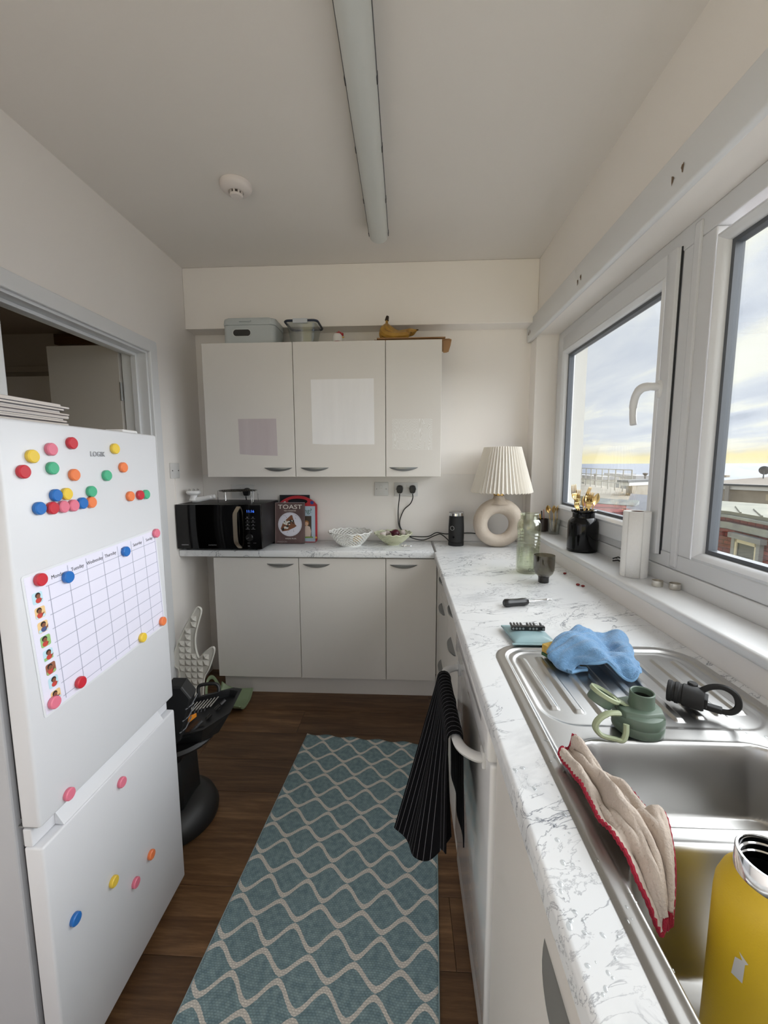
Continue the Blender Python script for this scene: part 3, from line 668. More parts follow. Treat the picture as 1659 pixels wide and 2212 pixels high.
xs = [SKX0+(SKX1-SKX0)*i/190 for i in range(191)]; ys = [.02+(SKY1-.02)*j/400 for j in range(401)]
gv = {}
for j, yy in enumerate(ys):
    for i, xx in enumerate(xs):
        d = sd_rr(xx, yy, SKX0, SKX1, SKY0, SKY1, .085)
        if d <= .0015:
            # pull stray corner points onto the outline
            gv[i, j] = bm.verts.new((xx, yy, ZT+sink_z(xx, yy)))
for j in range(400):
    for i in range(190):
        q = [gv.get(k) for k in ((i, j), (i+1, j), (i+1, j+1), (i, j+1))]
        if all(q): bm.faces.new(q)
        elif sum(v is not None for v in q) == 3: bm.faces.new([v for v in q if v])
sink = thing('sink', 'stainless steel inset sink with drainer, half bowl and main bowl', 'sink', ((SKX0+SKX1)/2, .4, ZT))
part('sink_sheet', bm, steel, sink, smooth='all')
for (cx, cy, dz) in ((.46, .605, .122), (.455, .30, .1655)):
    bm = nb(); lathe(bm, [(.040, .0), (.040, .003), (.030, .0035), (.028, .001), (0, .0012)], (cx, cy, ZT-dz), 28); wst = part('waste', bm, chrome, sink, smooth=True)

# ---------------- units under the window run, fronts facing the room
RX = .1855
def runit(name, label, y0, y1, drawers, z0=.1227):
    t_ = thing(name, label, 'cabinet', (.44, (y0+y1)/2, z0), group='white units under the window run')
    bm = nb(); x0, x1, z1, t = RX+.019, .735, ZT-TH-.001, .016
    box(bm, x0, x1, y0, y0+t, z0, z1); box(bm, x0, x1, y1-t, y1, z0, z1); box(bm, x0, x1, y0+t, y1-t, z0, z0+t); box(bm, x1-.008, x1, y0+t, y1-t, z0+t, z1)
    part('body', bm, cab_edge, t_)
    for (a, b, hz) in drawers:
        dn = part('drawer' if len(drawers) > 1 else 'door', B(RX, RX+.018, y0+.0012, y1-.0012, a, b, bev=.0012), cab_m, t_)
        crescent(dn, (RX, (y0+y1)/2 if name != 'sink_cabinet' else .384, hz), .165 if name != 'sink_cabinet' else .2, 'y', -1)
    return t_
dr = [(.735, .848, .832), (.432, .732, .692), (.1227, .429, .398)]
solo('corner_post', B(RX, RX+.018, 2.11, 2.279, .1227, .848, bev=.001), cab_m, 'white filler panel in the corner of the two runs', 'panel', loc=(RX, 2.2, .1227))
runit('drawer_unit', 'white three-drawer unit next to the corner', 1.706, 2.108, dr)
runit('drawer_unit', 'white three-drawer unit beside the appliance with the towel', 1.302, 1.704, dr)
runit('sink_cabinet', 'white sink cabinet beside the appliance, with one long silver pull', -.03, .772, [(.1227, .848, .756)])
solo('plinth', B(RX+.004, RX+.02, 1.30, 2.32, .0005, .1222), cab_m, 'white plinth board under the drawer units', 'plinth', kind='structure', loc=(RX, 1.8, 0))
solo('plinth', B(RX-.002, RX+.014, YF+.02, .773, .0005, .1222), cab_m, 'white plinth board under the sink cabinet', 'plinth', kind='structure', loc=(RX, 0, 0))
# freestanding white appliance with a curved towel-rail handle
AY0, AY1, AX = .778, 1.297, .172
appl_m = M('appliance_gloss', (226, 226, 226), .12, coat=.5)
ap = thing('dishwasher', 'white glossy freestanding dishwasher with a curved rail handle', 'dishwasher', (.45, (AY0+AY1)/2, 0))
part('body', B(AX+.035, .73, AY0+.002, AY1-.002, .06, .846, bev=.004), cab_edge, ap)
part('door', B(AX+.004, AX+.033, AY0+.002, AY1-.002, .125, .768, bev=.008, seg=3), appl_m, ap, smooth=True)
cp = part('control_panel', B(AX-.004, AX+.033, AY0+.002, AY1-.002, .771, .846, bev=.008, seg=3), appl_m, ap, smooth=True)
part('panel_recess', B(AX-.0046, AX+.001, AY0+.07, AY1-.05, .818, .836, bev=.002), M('recess_grey', (150, 150, 150), .4), cp)
part('kick_panel', B(AX+.012, AX+.03, AY0+.004, AY1-.004, .012, .122, bev=.003), appl_m, ap)
bm = nb()
tube(bm, spl([(AX+.002, .838, .742), (AX-.018, .842, .742), (AX-.044, .868, .744), (AX-.052, .92, .747), (AX-.054, 1.04, .748), (AX-.052, 1.155, .747), (AX-.044, 1.207, .744), (AX-.018, 1.233, .742), (AX+.002, 1.237, .742)], 5), .0125, 10, flat=.8)
part('rail_handle', bm, M('rail_grey', (206, 206, 205), .35), ap, smooth=True)
for yy in (.84, 1.235): part('rail_mount', B(AX-.004, AX+.006, yy-.014, yy+.014, .722, .762, bev=.003), MATS['rail_grey'], ap)
for yy in (AY0+.05, AY1-.05): part('foot', LT([(.016, 0.0005), (.016, .06)], (.62, yy, 0), 12), black_p, ap); part('foot', LT([(.016, 0.0005), (.016, .06)], (AX+.06, yy, 0), 12), black_p, ap)
# striped towel over the rail: outer fall flares into the room, inner fall hangs behind the rail
def stripe(name):
    m = bpy.data.materials.new(name); m.use_nodes = True; t = m.node_tree; b = t.nodes['Principled BSDF']; lk = t.links.new
    tc = N(t, 'ShaderNodeTexCoord'); sp = N(t, 'ShaderNodeSeparateXYZ'); lk(tc.outputs['UV'], sp.inputs[0])
    a = N(t, 'ShaderNodeMath', operation='MULTIPLY', i_1=17.0); lk(sp.outputs[0], a.inputs[0]); f = N(t, 'ShaderNodeMath', operation='FRACT'); lk(a.outputs[0], f.inputs[0])
    r = ramp(t, [(0, lin((12, 12, 15))), (.47, lin((120, 120, 126))), (.525, lin((12, 12, 15)))], 'CONSTANT'); lk(f.outputs[0], r.inputs[0]); lk(r.outputs[0], b.inputs['Base Color']); b.inputs['Roughness'].default_value = .9
    b.inputs['Specular IOR Level'].default_value = .1
    return m
def towel(u, v):
    # u across (near to far along the rail), v from outer hem (0) over the rail to the inner hem (1)
    yr = .885+.285*u; s = v*.66; rz = .7485
    L1 = .335
    if s < L1:                                   # outer fall
        t = 1-s/L1; w = t**1.3
        w = t**1.15; fold = math.exp(-((u-.26)/.07)**2)
        y = yr*(1-w) + (.835+.125*u + .012*sin(u*9))*w
        x = (AX-.0715) - w*(.112*sst(.0, 1.0, u)+.006) + .030*fold*w - .007*sin(u*15)*min(1, t*3)
        z = rz - (L1-s)*(.72+.22*sst(0, .45, u)-.03*u) + .045*fold*w
    else:
        q = s-L1
        if q < .045:                             # over the rail
            a = q/.045*pi; x = AX-.054-.0175*cos(a); z = rz+.0165*sin(a); y = yr
        else:                                    # inner fall between rail and door
            q -= .045; y = yr-.03*q; x = AX-.0375+.003*sin(u*14)+.006*min(1, q*4); z = rz-q*.95
            x = min(x, AX-.008)
    return (x, y, z)
bm = nb(); gridf(bm, towel, 60, 90)
tw = solo('tea_towel', bm, stripe('pinstripe_cotton'), 'black pinstriped tea towel hung over the dishwasher rail', 'towel', smooth='all', loc=(.1, 1.02, .25)); solidify(tw, .003)

# ================================================================== FRIDGE
FX, FY0, FY1, FZ = -.719, .703, 1.176, 1.462
fr = thing('fridge_freezer', 'tall white fridge freezer with coloured magnets on its doors', 'fridge', (-1.0, .94, 0))
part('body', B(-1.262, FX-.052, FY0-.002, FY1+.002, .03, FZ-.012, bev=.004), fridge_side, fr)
bm = nb(); box(bm, FX-.0515, FX-.040, FY0+.012, FY1-.012, .05, .61); box(bm, FX-.0515, FX-.040, FY0+.012, FY1-.012, .67, FZ-.02); part('gasket', bm, dark_gap, fr)
ud = part('upper_door', B(FX-.040, FX, FY0, FY1, .660, FZ, bev=.006, seg=3), fridge_m, fr, smooth=True)
ld = part('lower_door', B(FX-.040, FX, FY0, FY1, .035, .617, bev=.005, seg=3), fridge_m, fr, smooth=True)
bm = nb(); box(bm, FX-.040, FX-.022, FY0+.002, FY1-.002, .6175, .656, bev=.002); gs = part('grip_strip', bm, fridge_m, ld)
bm = nb(); prism(bm, [(FX-.0215, .6190), (FX-.002, .6182), (FX-.0215, .650)], lambda u, v: (u, FY0+.055, v), lambda u, v: (u, FY1-.055, v)); part('finger_lip', bm, fridge_m, gs)
part('hinge_bracket', B(FX-.052, FX-.012, FY0+.006, FY0+.03, .6565, .6595), silver, fr); 
part('hinge_cover', B(FX-.10, FX-.046, FY1-.075, FY1-.012, FZ-.0118, FZ+.012, bev=.004), white_p, fr)
for yy in (FY0+.05, FY1-.05):
    for xx in (FX-.09, -1.2): part('foot', LT([(.02, .0005), (.02, .03)], (xx, yy, 0), 12), black_p, fr)
text('logo', 'LOGIK', .0165, Matrix.Translation((FX+.0006, .939, 1.402)) @ FACE_PX, M('logo_silver', (178, 179, 184), .3, .7), ud, depth=.003, sx=.95, label='raised silver letters')
# weekly chart (A3 laminated sheet), tilted a little, and the picture icons down its side
CA = radians(3.6); CM = xf((FX+.0004, .9385, 1.034)) @ Matrix.Rotation(CA, 4, 'X')
def cu(y, z, x=0.0): return CM @ Vector((x, y, z))
ch = thing('weekly_chart', 'laminated weekly planner chart with small pictures and a grid, stuck on the fridge door', 'chart', CM)
HWc, HHc = .2125, .1485
def quad(bm, y0, y1, z0, z1, x, mi=0): box(bm, x-.00015, x, y0, y1, z0, z1, mi=mi)
bm = nb(); prism(bm, rrect(-HWc, HWc, -HHc, HHc, .006), lambda u, v: (0, u, v), lambda u, v: (.0008, u, v)); part('laminate', bm, M('laminate_edge', (222, 224, 228), .25), ch, local=True)
part('sheet', B(.0008, .0012, -HWc+.005, HWc-.005, -HHc+.005, HHc-.005), lilac_paper, ch, local=True)
gx0, gx1, gz1, gz0 = -.158, .203, .112, -.138
gl_ = nb()
for k in range(8): xx = gx0+(gx1-gx0)*k/7; quad(gl_, xx-.0007, xx+.0007, gz0, gz1+(.026 if k else 0), .0016)
for k in range(9): zz = gz1-(gz1-gz0)*k/8*.97; quad(gl_, gx0-.006, gx1, zz-.0007, zz+.0007, .0016)
part('grid_lines', gl_, gridink, ch, local=True)
for k, dname in enumerate(['Monday', 'Tuesday', 'Wednesday', 'Thursday', 'Friday', 'Saturday', 'Sunday']):
    text('day_name', dname, .0115, CM @ Matrix.Translation((.0014, gx0+(gx1-gx0)*(k+.5)/7, gz1+.013)) @ FACE_PX, ink, ch, depth=.0003, sx=.92)
skin = M('icon_brown', (132, 82, 58), .6); hair = M('icon_dark', (34, 26, 26), .6); redc = M('icon_red', (196, 66, 58), .6)
bgs = [M('icon_sky', (188, 220, 232), .6), M('icon_sand', (232, 196, 140), .6), M('icon_green', (150, 190, 120), .6), M('icon_rust', (150, 92, 70), .6)]
navy = M('icon_navy', (70, 84, 130), .6)
for k in range(8):
    zc_ = gz1-.0155-(gz1-gz0)*k/8*.975; yc = -.186+.0008*k; r = .0115
    bm = nb(); pz = lambda poly, x, mi: prism(bm, poly, lambda u, v: (x, yc+u, zc_+v), lambda u, v: (x+.00012, yc+u, zc_+v), mi=mi)
    pz(rrect(-r, r, -r, r, .004, 3), .0013, 0); pz([(-r*.9, -r*.9), (r*.9, -r*.9), (r*.9, -r*.45), (-r*.9, -r*.35)], .00145, 4)
    circ = lambda cx, cy, rx, ry: [(cx+rx*cos(2*pi*i/14), cy+ry*sin(2*pi*i/14)) for i in range(14)]
    s = .0015*(-1)**k
    pz(circ(s, -.0052, .0068, .0055), .0016, 2); pz(circ(s-.0005, .0052, .0058, .0055), .0018, 3); pz(circ(s, .0030, .0046, .0044), .0020, 1); pz([(s+.004, -.004), (s+.010, -.001+.003*(k % 3-1)), (s+.009, -.004), (s+.004, -.0075)], .0019, 1)
    part('picture', bm, None, ch, local=True, mats=[bgs[[0, 1, 1, 2, 0, 3, 0, 1][k]], skin, navy if k in (2, 7) else redc, hair, bgs[2] if k in (3, 4, 5) else bgs[0]])
# magnets
mcol = dict(red=(196, 44, 58), yel=(232, 198, 68), pin=(222, 118, 140), gre=(74, 176, 134), ora=(236, 128, 76), blu=(34, 108, 186))
mname = dict(red='red', yel='yellow', pin='pink', gre='green', ora='orange', blu='blue')
MG = [('red', .742, 1.365, 0), ('yel', .764, 1.394, 0), ('pin', .808, 1.409, 0), ('red', .862, 1.424, 0), ('yel', .994, 1.417, 0), ('gre', .807, 1.371, 0), ('ora', .861, 1.356, 0), ('gre', .959, 1.352, 0), ('ora', 1.019, 1.371, 0),
      ('blu', .768, 1.293, 1), ('blu', .809, 1.3155, 1), ('yel', .836, 1.3165, 1), ('gre', .906, 1.317, 1), ('red', .798, 1.2905, 1), ('pin', .8245, 1.2905, 1), ('pin', .851, 1.2905, 1), ('blu', .8765, 1.293, 1), ('ora', .9025, 1.2925, 1),
      ('ora', 1.038, 1.296, 2), ('red', 1.078, 1.296, 2), ('gre', 1.1035, 1.296, 2),
      ('red', .753, 1.154, 3), ('blu', .818, 1.141, 3), ('blu', 1.002, 1.157, 3), ('pin', 1.135, 1.182, 3), ('ora', 1.138, .918, 3), ('yel', 1.043, .909, 3), ('red', .825, .901, 3), ('pin', .756, .896, 3),
      ('pin', .771, .678, 4), ('pin', .925, .577, 5), ('ora', 1.014, .279, 5), ('yel', .871, .355, 5), ('pin', .945, .268, 5), ('blu', .756, .393, 5)]
spot = ['standing alone near the top of the fridge', 'in the clustered row below the loose magnets', 'in the short row by the hinge edge', 'pinning the weekly chart', 'at the lower edge of the upper fridge door', 'on the lower freezer door']
mag0 = None
MR = .0128
bm = nb(); lathe(bm, [(MR*.95, 0), (MR, .001), (MR, .0072), (MR*.86, .0092), (0, .0092)], seg=24); mm = bpy.data.meshes.new('magnet'); bmesh.ops.recalc_face_normals(bm, faces=bm.faces); bm.to_mesh(mm); bm.free()
for p in mm.polygons: p.use_smooth = True
mm.set_sharp_from_angle(angle=radians(40))
special = {0: 'red round magnet diagonally below the yellow one at the free door edge', 1: 'yellow round magnet between a red and a pink loose magnet', 2: 'only pink round magnet among the loose ones above the cluster', 3: 'red round magnet placed highest on the fridge door', 4: 'yellow round magnet beside the raised brand letters', 5: 'green round magnet directly below the loose pink magnet', 6: 'orange round magnet alone between two green magnets', 7: 'green round magnet below the raised brand letters', 8: 'orange round magnet under the yellow one by the brand letters', 9: 'blue round magnet set apart at the free end of the clustered row', 10: 'blue round magnet on top of the clustered row next to a yellow one', 11: 'yellow round magnet on top of the clustered row', 12: 'green round magnet on top of the orange one in the clustered row', 13: 'red round magnet in the bottom line of the clustered row', 14: 'pink round magnet between red and pink in the clustered row', 15: 'pink round magnet touching the blue one in the clustered row', 16: 'blue round magnet between pink and orange in the clustered row', 17: 'orange round magnet at the end of the clustered row', 18: 'orange round magnet next to the touching red and green pair', 19: 'red round magnet touching a green one by the hinge edge', 20: 'green round magnet touching a red one by the hinge edge', 30: 'pink round magnet high on the freezer door, under the grip', 33: 'pink round magnet low on the freezer door beside the yellow one', 21: 'red round magnet on the chart beside the word Monday', 22: 'blue round magnet on the chart between Monday and Tuesday', 23: 'blue round magnet covering Friday on the chart', 24: 'pink round magnet at the top corner of the chart past Sunday', 25: 'orange round magnet at the lower chart corner under Sunday', 26: 'yellow round magnet on the lower edge of the chart', 27: 'red round magnet on the lower edge of the chart', 28: 'pink round magnet over the last picture of the chart'}

for i, (c, yy, zz, g) in enumerate(MG):
    me = mm.copy(); me.materials.append(M('magnet_'+mname[c], mcol[c], .35))
    o = bpy.data.objects.new('fridge_magnet', me); COL.objects.link(o)
    onchart = g == 3
    o.matrix_world = xf((FX+(.0022 if onchart else .0002), yy, zz), ry=pi/2); W[o] = o.matrix_world.copy()
    props(o, special.get(i, 'round %s fridge magnet %s' % (mname[c], spot[g])), 'magnet', 'round coloured fridge magnets')
# magazines and two wooden offcuts on the fridge top
cov = [(216, 210, 204), (70, 66, 70), (196, 188, 184), (120, 108, 112), (226, 222, 218), (94, 92, 98), (180, 174, 176), (58, 54, 58), (206, 200, 198), (150, 140, 142), (230, 226, 224), (84, 80, 86), (200, 194, 194), (168, 160, 160)]
z = FZ-.0118
for k in range(14):
    th_ = .0042+.0014*((k*7) % 3); dy = .012*sin(k*1.7)-.0012*k; x1 = -.872+.006*sin(k*2.3)
    bm = nb(); prism(bm, [(.80+dy, 0), (1.050+dy, 0), (1.052+dy, th_*.5), (1.050+dy, th_), (.80+dy, th_)], lambda u, v: (-1.10, u, z+v), lambda u, v: (x1, u, z+v), mi=0)
    box(bm, -1.098, x1+.0006, .802+dy, 1.0485+dy, z+th_*.22, z+th_*.78, mi=1)
    solo('magazine', bm, None, {0: 'thin magazine at the very bottom of the stack on the fridge', 13: 'topmost magazine of the stack on the fridge'}.get(k, 'thin magazine inside the stack on top of the fridge'), 'magazine', 'stacked magazines on the fridge', mats=[M('magazine_cover_%d' % (k % 14), cov[k], .4), M('page_edge', (214, 206, 198), .8)], loc=(-.98, .92+dy, z))
    z += th_+.0003
beech = M('pale_beech', (222, 196, 164), .6)
for k in range(2): solo('wooden_offcut', B(-.868, -.80, .955, 1.058+.008*(1-k), FZ-.0118+.0095*k, FZ-.0028+.0095*k, bev=.001), beech, ['lower pale wooden strip beside the magazines', 'upper pale wooden strip beside the magazines'][k], 'wood strip', 'pale wooden strips on the fridge', loc=(-.83, 1.0, FZ-.0118+.0095*k))
# ================================================================== CEILING FITTINGS
LX, LY1 = -.126, 2.128
lt = thing('ceiling_light', 'long switched-off fluorescent batten with a ribbed opal diffuser', 'light fitting', (LX, 1.0, ZC))
part('spine', B(LX-.034, LX+.034, YF+.05, LY1-.012, ZC-.052, ZC-.0005, bev=.003), white_p, lt)
bm = nb(); pr_ = []
for k in range(15):
    a = radians(180+180*k/14); pr_.append((LX+.0455*cos(a), ZC-.045+.036*sin(a)))
rows = []
ys_ = [YF+.05, LY1-.02, LY1-.008, LY1-.002, LY1+.001]; sc_ = [1, 1, .93, .78, .3]
for yy, s in zip(ys_, sc_): rows.append([bm.verts.new((LX+(u-LX)*s, yy, ZC-.045+(v-ZC+.045)*s)) for u, v in pr_])
for a, b in zip(rows, rows[1:]):
    for k in range(14): bm.faces.new([a[k], a[k+1], b[k+1], b[k]])
bm.faces.new(rows[-1])
dif = part('diffuser', bm, M('opal_diffuser', (214, 217, 214), .32), lt, smooth=True)
for s in (-1, 1):
    part('seam', B(LX+s*.0435-.0035, LX+s*.0435+.0035, YF+.05, LY1-.025, ZC-.049, ZC-.040), M('seam_grey', (84, 84, 88), .5), lt)
    for yy in (2.09, 1.84, 1.56, 1.30, 1.04, .78, .52):
        part('clip', B(LX+s*.0435-.0045, LX+s*.0435+.0045, yy-.013, yy+.013, ZC-.054, ZC-.036, bev=.002), M('clip_dark', (52, 52, 56), .4), lt)
sa = thing('smoke_alarm', 'round white smoke alarm with a small sensor dome', 'smoke alarm', (-.690, 1.79, ZC))
bm = LT([(.063, -.0005), (.063, -.010), (.060, -.018), (.050, -.026), (.030, -.031), (.027, -.028), (0, -.028)], (-.690, 1.79, ZC), 40); part('body', bm, M('alarm_plastic', (226, 218, 214), .45), sa, smooth=True)
part('sensor_core', LT([(.020, -.028), (.020, -.040)], (-.690, 1.79, ZC), 24), M('sensor_dark', (70, 62, 60), .7), sa)
part('sensor_cap', LT([(.026, -.040), (.026, -.043), (.022, -.047), (0, -.048)], (-.690, 1.79, ZC), 28), MATS['alarm_plastic'], sa, smooth=True)
for k in range(8): a = 2*pi*k/8; part('sensor_fin', B(-.003, .003, .0195, .0255, -.0402, -.0278, M4=xf((-.690, 1.79, ZC), rz=a)), MATS['alarm_plastic'], sa)

# ================================================================== SOCKETS AND PLATES
def plate_back(name, label, x0, x1, z0, z1, kind):
    t_ = thing(name, label, 'socket' if kind != 'spur' else 'switch', ((x0+x1)/2, YB-.005, (z0+z1)/2))
    pl = part('plate', B(x0, x1, YB-.015, YB-.0053, z0, z1, bev=.003), plate_m, t_, smooth=True)
    yf = YB-.015; xc = (x0+x1)/2; zc_ = (z0+z1)/2
    if kind == 'spur':
        part('rocker', B(xc-.008, xc+.006, yf-.004, yf+.001, zc_+.002, zc_+.024, bev=.0015), plate_m, t_); part('fuse_holder', B(xc-.014, xc+.014, yf-.002, yf+.001, zc_-.026, zc_-.014, bev=.0008), plate_m, t_)
    else:
        for s in (-1, 1): part('rocker', B(xc+s*.011-.0065, xc+s*.011+.0065, yf-.004, yf+.001, z1-.034, z1-.012, bev=.0015), plate_m, t_)
    for s in (-1, 1): part('screw', LT([(.0035, 0), (.0035, .0012), (0, .0012)], seg=10, M4=xf((xc+s*(.030 if kind == 'spur' else .061), yf, zc_), rx=pi/2)), silver, t_)
    return t_
plate_back('fused_spur', 'single switched fused spur plate on the back wall', -.188, -.102, 1.180, 1.266, 'spur')
plate_back('double_socket', 'double wall socket with two black plugs above the bowls', -.064, .082, 1.177, 1.263, 'double')
plate_back('double_socket', 'double wall socket behind the wire rack on the microwave', -1.105, -.959, 1.165, 1.251, 'double')
bp_ = thing('blank_plate', 'white blanking plate on the left wall by the doorway', 'wall plate', (XL, 2.262, 1.345))
part('plate', B(XL+.0003, XL+.010, 2.219, 2.305, 1.302, 1.388, bev=.003), plate_m, bp_, smooth=True)
for s in (-1, 1): part('screw', LT([(.0035, 0), (.0035, .0012), (0, .0012)], seg=10, M4=xf((XL+.010, 2.262+s*.030, 1.345), ry=pi/2)), black_p, bp_)
part('conduit', B(XL+.0003, XL+.006, 2.262, 2.272, .90, 1.3015), wall_m, bp_)
def plug(parent, x, z, mat=black_p):
    yf = YB-.0152; bm = nb()
    prism(bm, [(-.017, -.020), (-.009, -.027), (.009, -.027), (.017, -.020), (.022, .004), (.017, .020), (.006, .025), (-.006, .025), (-.017, .020), (-.022, .004)], lambda u, v: (x+u, yf, z+v), lambda u, v: (x+u*.86, yf-.034, z+v*.86), bev=.0015)
    p_ = part('plug', bm, mat, parent, smooth=True)
    return p_

# ================================================================== BACK WORKTOP
E0 = .0004
# microwave
mx0, mx1, mz0, mz1, myf = -1.287, -.799, ZT+.012, 1.156, 2.240
mw = thing('microwave', 'black microwave oven with a bronze bar handle at the end of the back worktop', 'microwave', ((mx0+mx1)/2, 2.39, ZT))
part('body', B(mx0, mx1, myf+.018, 2.562, mz0, mz1, bev=.004), M('microwave_case', (24, 24, 26), .42, bump=(300, .05)), mw, smooth=True)
dr_ = part('door', B(mx0, mx1-.125, myf, myf+.0175, mz0, mz1, bev=.003), black_glass, mw, smooth=True)
cpn = part('control_panel', B(mx1-.1245, mx1, myf, myf+.0175, mz0, mz1, bev=.003), black_g, mw, smooth=True)
hp = spl([(myf, 1.146, 0), (myf-.020, 1.128, 0), (myf-.031, 1.100, 0), (myf-.033, 1.03, 0), (myf-.031, .958, 0), (myf-.020, .928, 0), (myf, .909, 0)], 5)
bm = nb(); prism(bm, [(p.x, p.y) for p in hp] + [(min(p.x+.0065, myf), .5*1.0275+.5*1.0275+(p.y-1.0275)*.955) for p in hp[::-1]], lambda u, v: (-.947+.012*sst(1.10, 1.15, v)+.012*sst(.955, .905, v), u, v), lambda u, v: (-.925+.012*sst(1.10, 1.15, v)+.012*sst(.955, .905, v), u, v))
part('handle', bm, M('bronze_metal', (190, 178, 160), .32, .9), dr_, smooth=True)
grey_print = M('panel_print', (112, 112, 114), .5)
text('clock_digits', '11:16', .021, Matrix.Translation((-.859, myf-.0008, 1.118)) @ FACE_MY, M('blue_display', (60, 110, 255), .5, emit=((70, 130, 255), .7)), cpn)
for r_ in range(4):
    for c_ in range(2):
        part('button', B(-.888+.032*c_, -.866+.032*c_, myf-.0012, myf+.0005, 1.077-.020*r_, 1.0785-.020*r_), grey_print, cpn)
        part('button_icon', B(-.881+.032*c_, -.873+.032*c_, myf-.0012, myf+.0005, 1.083-.020*r_, 1.087-.020*r_), grey_print, cpn)
dl = part('dial', LT([(.020, 0), (.020, .012), (.018, .014), (0, .014)], seg=28, M4=xf((-.866, myf, .972), rx=pi/2)), black_p, cpn, smooth=True)
part('dial_mark', B(-.0012, .0012, 0, .018, .0142, .0148, M4=xf((-.866, myf, .972), rx=pi/2) @ Matrix.Rotation(radians(115), 4, 'Z')), grey_print, dl)
for s in (0, 1): part('button', B(-.882+.034*s, -.866+.034*s, myf-.0012, myf+.0005, .938, .9395), grey_print, cpn)
text('brand_name', 'SAMSUNG', .0105, Matrix.Translation((-1.083, myf-.0007, .926)) @ FACE_MY, grey_print, dr_)
part('badge', B(-1.262, -1.222, myf-.0010, myf+.0003, .924, .9295), grey_print, dr_)
text('badge_text', '28L', .009, Matrix.Translation((-.874, myf-.0007, .921)) @ FACE_MY, grey_print, cpn)
for xx in (mx0+.04, mx1-.04):
    for yy in (2.29, 2.52): part('foot', LT([(.014, E0), (.014, .0125)], (xx, yy, ZT), 12), black_p, mw)
cd = part('cord', TB(spl([(-1.000, YB-.045, 1.178), (-1.0, YB-.035, 1.15), (-.99, YB-.02, 1.08), (-.98, 2.5625, 1.02)], 6), .0032, 7), black_p, mw, smooth=True); plug(cd, -1.000, 1.206)
# round wire grill rack on the microwave
wr = thing('wire_rack', 'round chrome wire grill rack standing on the microwave', 'rack', (-.985, 2.36, mz1))
rz_ = mz1+.070
bm = nb()
for rr in [.018+.0126*k for k in range(8)]: tube(bm, [(-.985+rr*cos(2*pi*i/32), 2.39+rr*sin(2*pi*i/32), rz_) for i in range(32)], .0016, 5, closed=True)
for a in (0, pi/3, 2*pi/3): tube(bm, [(-.985-.105*cos(a), 2.39-.105*sin(a), rz_-.003), (-.985+.105*cos(a), 2.39+.105*sin(a), rz_-.003)], .0018, 5)
part('grid', bm, M('dark_chrome', (120, 118, 114), .25, 1.0), wr, smooth=True)
for a in (radians(205), radians(335), radians(25), radians(155)):
    e = Vector((-.985+.112*cos(a), 2.39+.112*sin(a), 0)); tg = Vector((-sin(a), cos(a), 0))*.006
    part('leg', TB([(e.x-tg.x, e.y-tg.y, rz_), (e.x-tg.x, e.y-tg.y, mz1+.008), (e.x-tg.x*.5, e.y-tg.y*.5, mz1+.0022), (e.x+tg.x*.5, e.y+tg.y*.5, mz1+.0022), (e.x+tg.x, e.y+tg.y, mz1+.008), (e.x+tg.x, e.y+tg.y, rz_)], .0018, 6), chrome, wr, smooth=True)
# white handheld massager with chrome balls
ms = thing('massager', 'white handheld massager with chrome balls lying on the microwave', 'massager', (-1.20, 2.33, mz1))
bm = nb(); tube(bm, spl([(-1.236, 2.335, mz1+.017), (-1.20, 2.335, mz1+.020), (-1.14, 2.34, mz1+.032), (-1.112, 2.34, mz1+.037), (-1.101, 2.34, mz1+.039)], 6), [.012]+[.0165]*7+[.0150]*8+[.0120]*7+[.008, .003], 12); part('grip', bm, white_p, ms, smooth=True)
part('head', LT([(.026, .0), (.022, .008), (.019, .020), (.022, .030), (.034, .036), (.040, .044), (.040, .050), (.036, .056), (0, .058)], (-1.226, 2.335, mz1+.016), 28), white_p, ms, smooth=True)
for k in range(6): a = 2*pi*k/6; part('ball', LT([(0, -.007), (.005, -.005), (.007, 0), (.005, .005), (0, .007)], (-1.226+.025*cos(a), 2.335+.025*sin(a), mz1+.076), 12), chrome, ms, smooth=True)
# books leaning on the splash panel
def lean(y, ang): return xf((0, y, ZT+E0), rx=-ang)
bk = thing('cookbook', 'brown cookbook titled TOAST with a plate on its cover, leaning in front', 'book', Matrix.Translation((-.705, 2.462, ZT+E0+.0026)) @ Matrix.Rotation(-radians(6), 4, 'X'))
Bk = W[bk]
cover = M('cover_brown', (78, 60, 60), .45, var=(22, (104, 82, 80)), bscale=(1, 1, .4))
part('cover', B(-.0905, .0905, 0, .024, 0, .252, bev=.002), cover, bk, local=True)
part('spine_edge', B(-.0912, -.0865, -.0004, .0246, .0005, .2515), M('spine_grey', (120, 104, 100), .5), bk, local=True)
part('pages', B(-.084, .0885, .003, .021, .2515, .2526), paper_m, bk, local=True)
def tx(s, size, x, z, mat, par, y=-.0006, sx=1.0): return text('print', s, size, W[par] @ Matrix.Translation((x, y, z)) @ FACE_MY, mat, par, sx=sx)
pw = M('print_cream', (226, 220, 212), .5)
tx('TOAST', .037, .002, .224, pw, bk, sx=1.28); tx('THE COOKBOOK', .0095, .002, .201, pw, bk); tx('RAQUEL PELZEL', .0095, .008, .030, pw, bk); tx('PHAIDON', .0135, -.046, .010, M('print_grey', (150, 140, 138), .5), bk)
disc = lambda cx, cz, r, n=28: [(cx+r*cos(2*pi*i/n), cz+r*sin(2*pi*i/n)) for i in range(n)]
def flat(par, poly, y, mat, name='print', d=.0004):
    bm = nb(); prism(bm, poly, lambda u, v: (u, y, v), lambda u, v: (u, y-d, v)); return part(name, bm, mat, par, local=True)
flat(bk, disc(.002, .118, .074), -.0001, M('plate_print', (196, 196, 206), .5), 'plate_print'); flat(bk, disc(.002, .118, .066), -.0006, M('plate_print_in', (206, 206, 216), .5), 'plate_print')
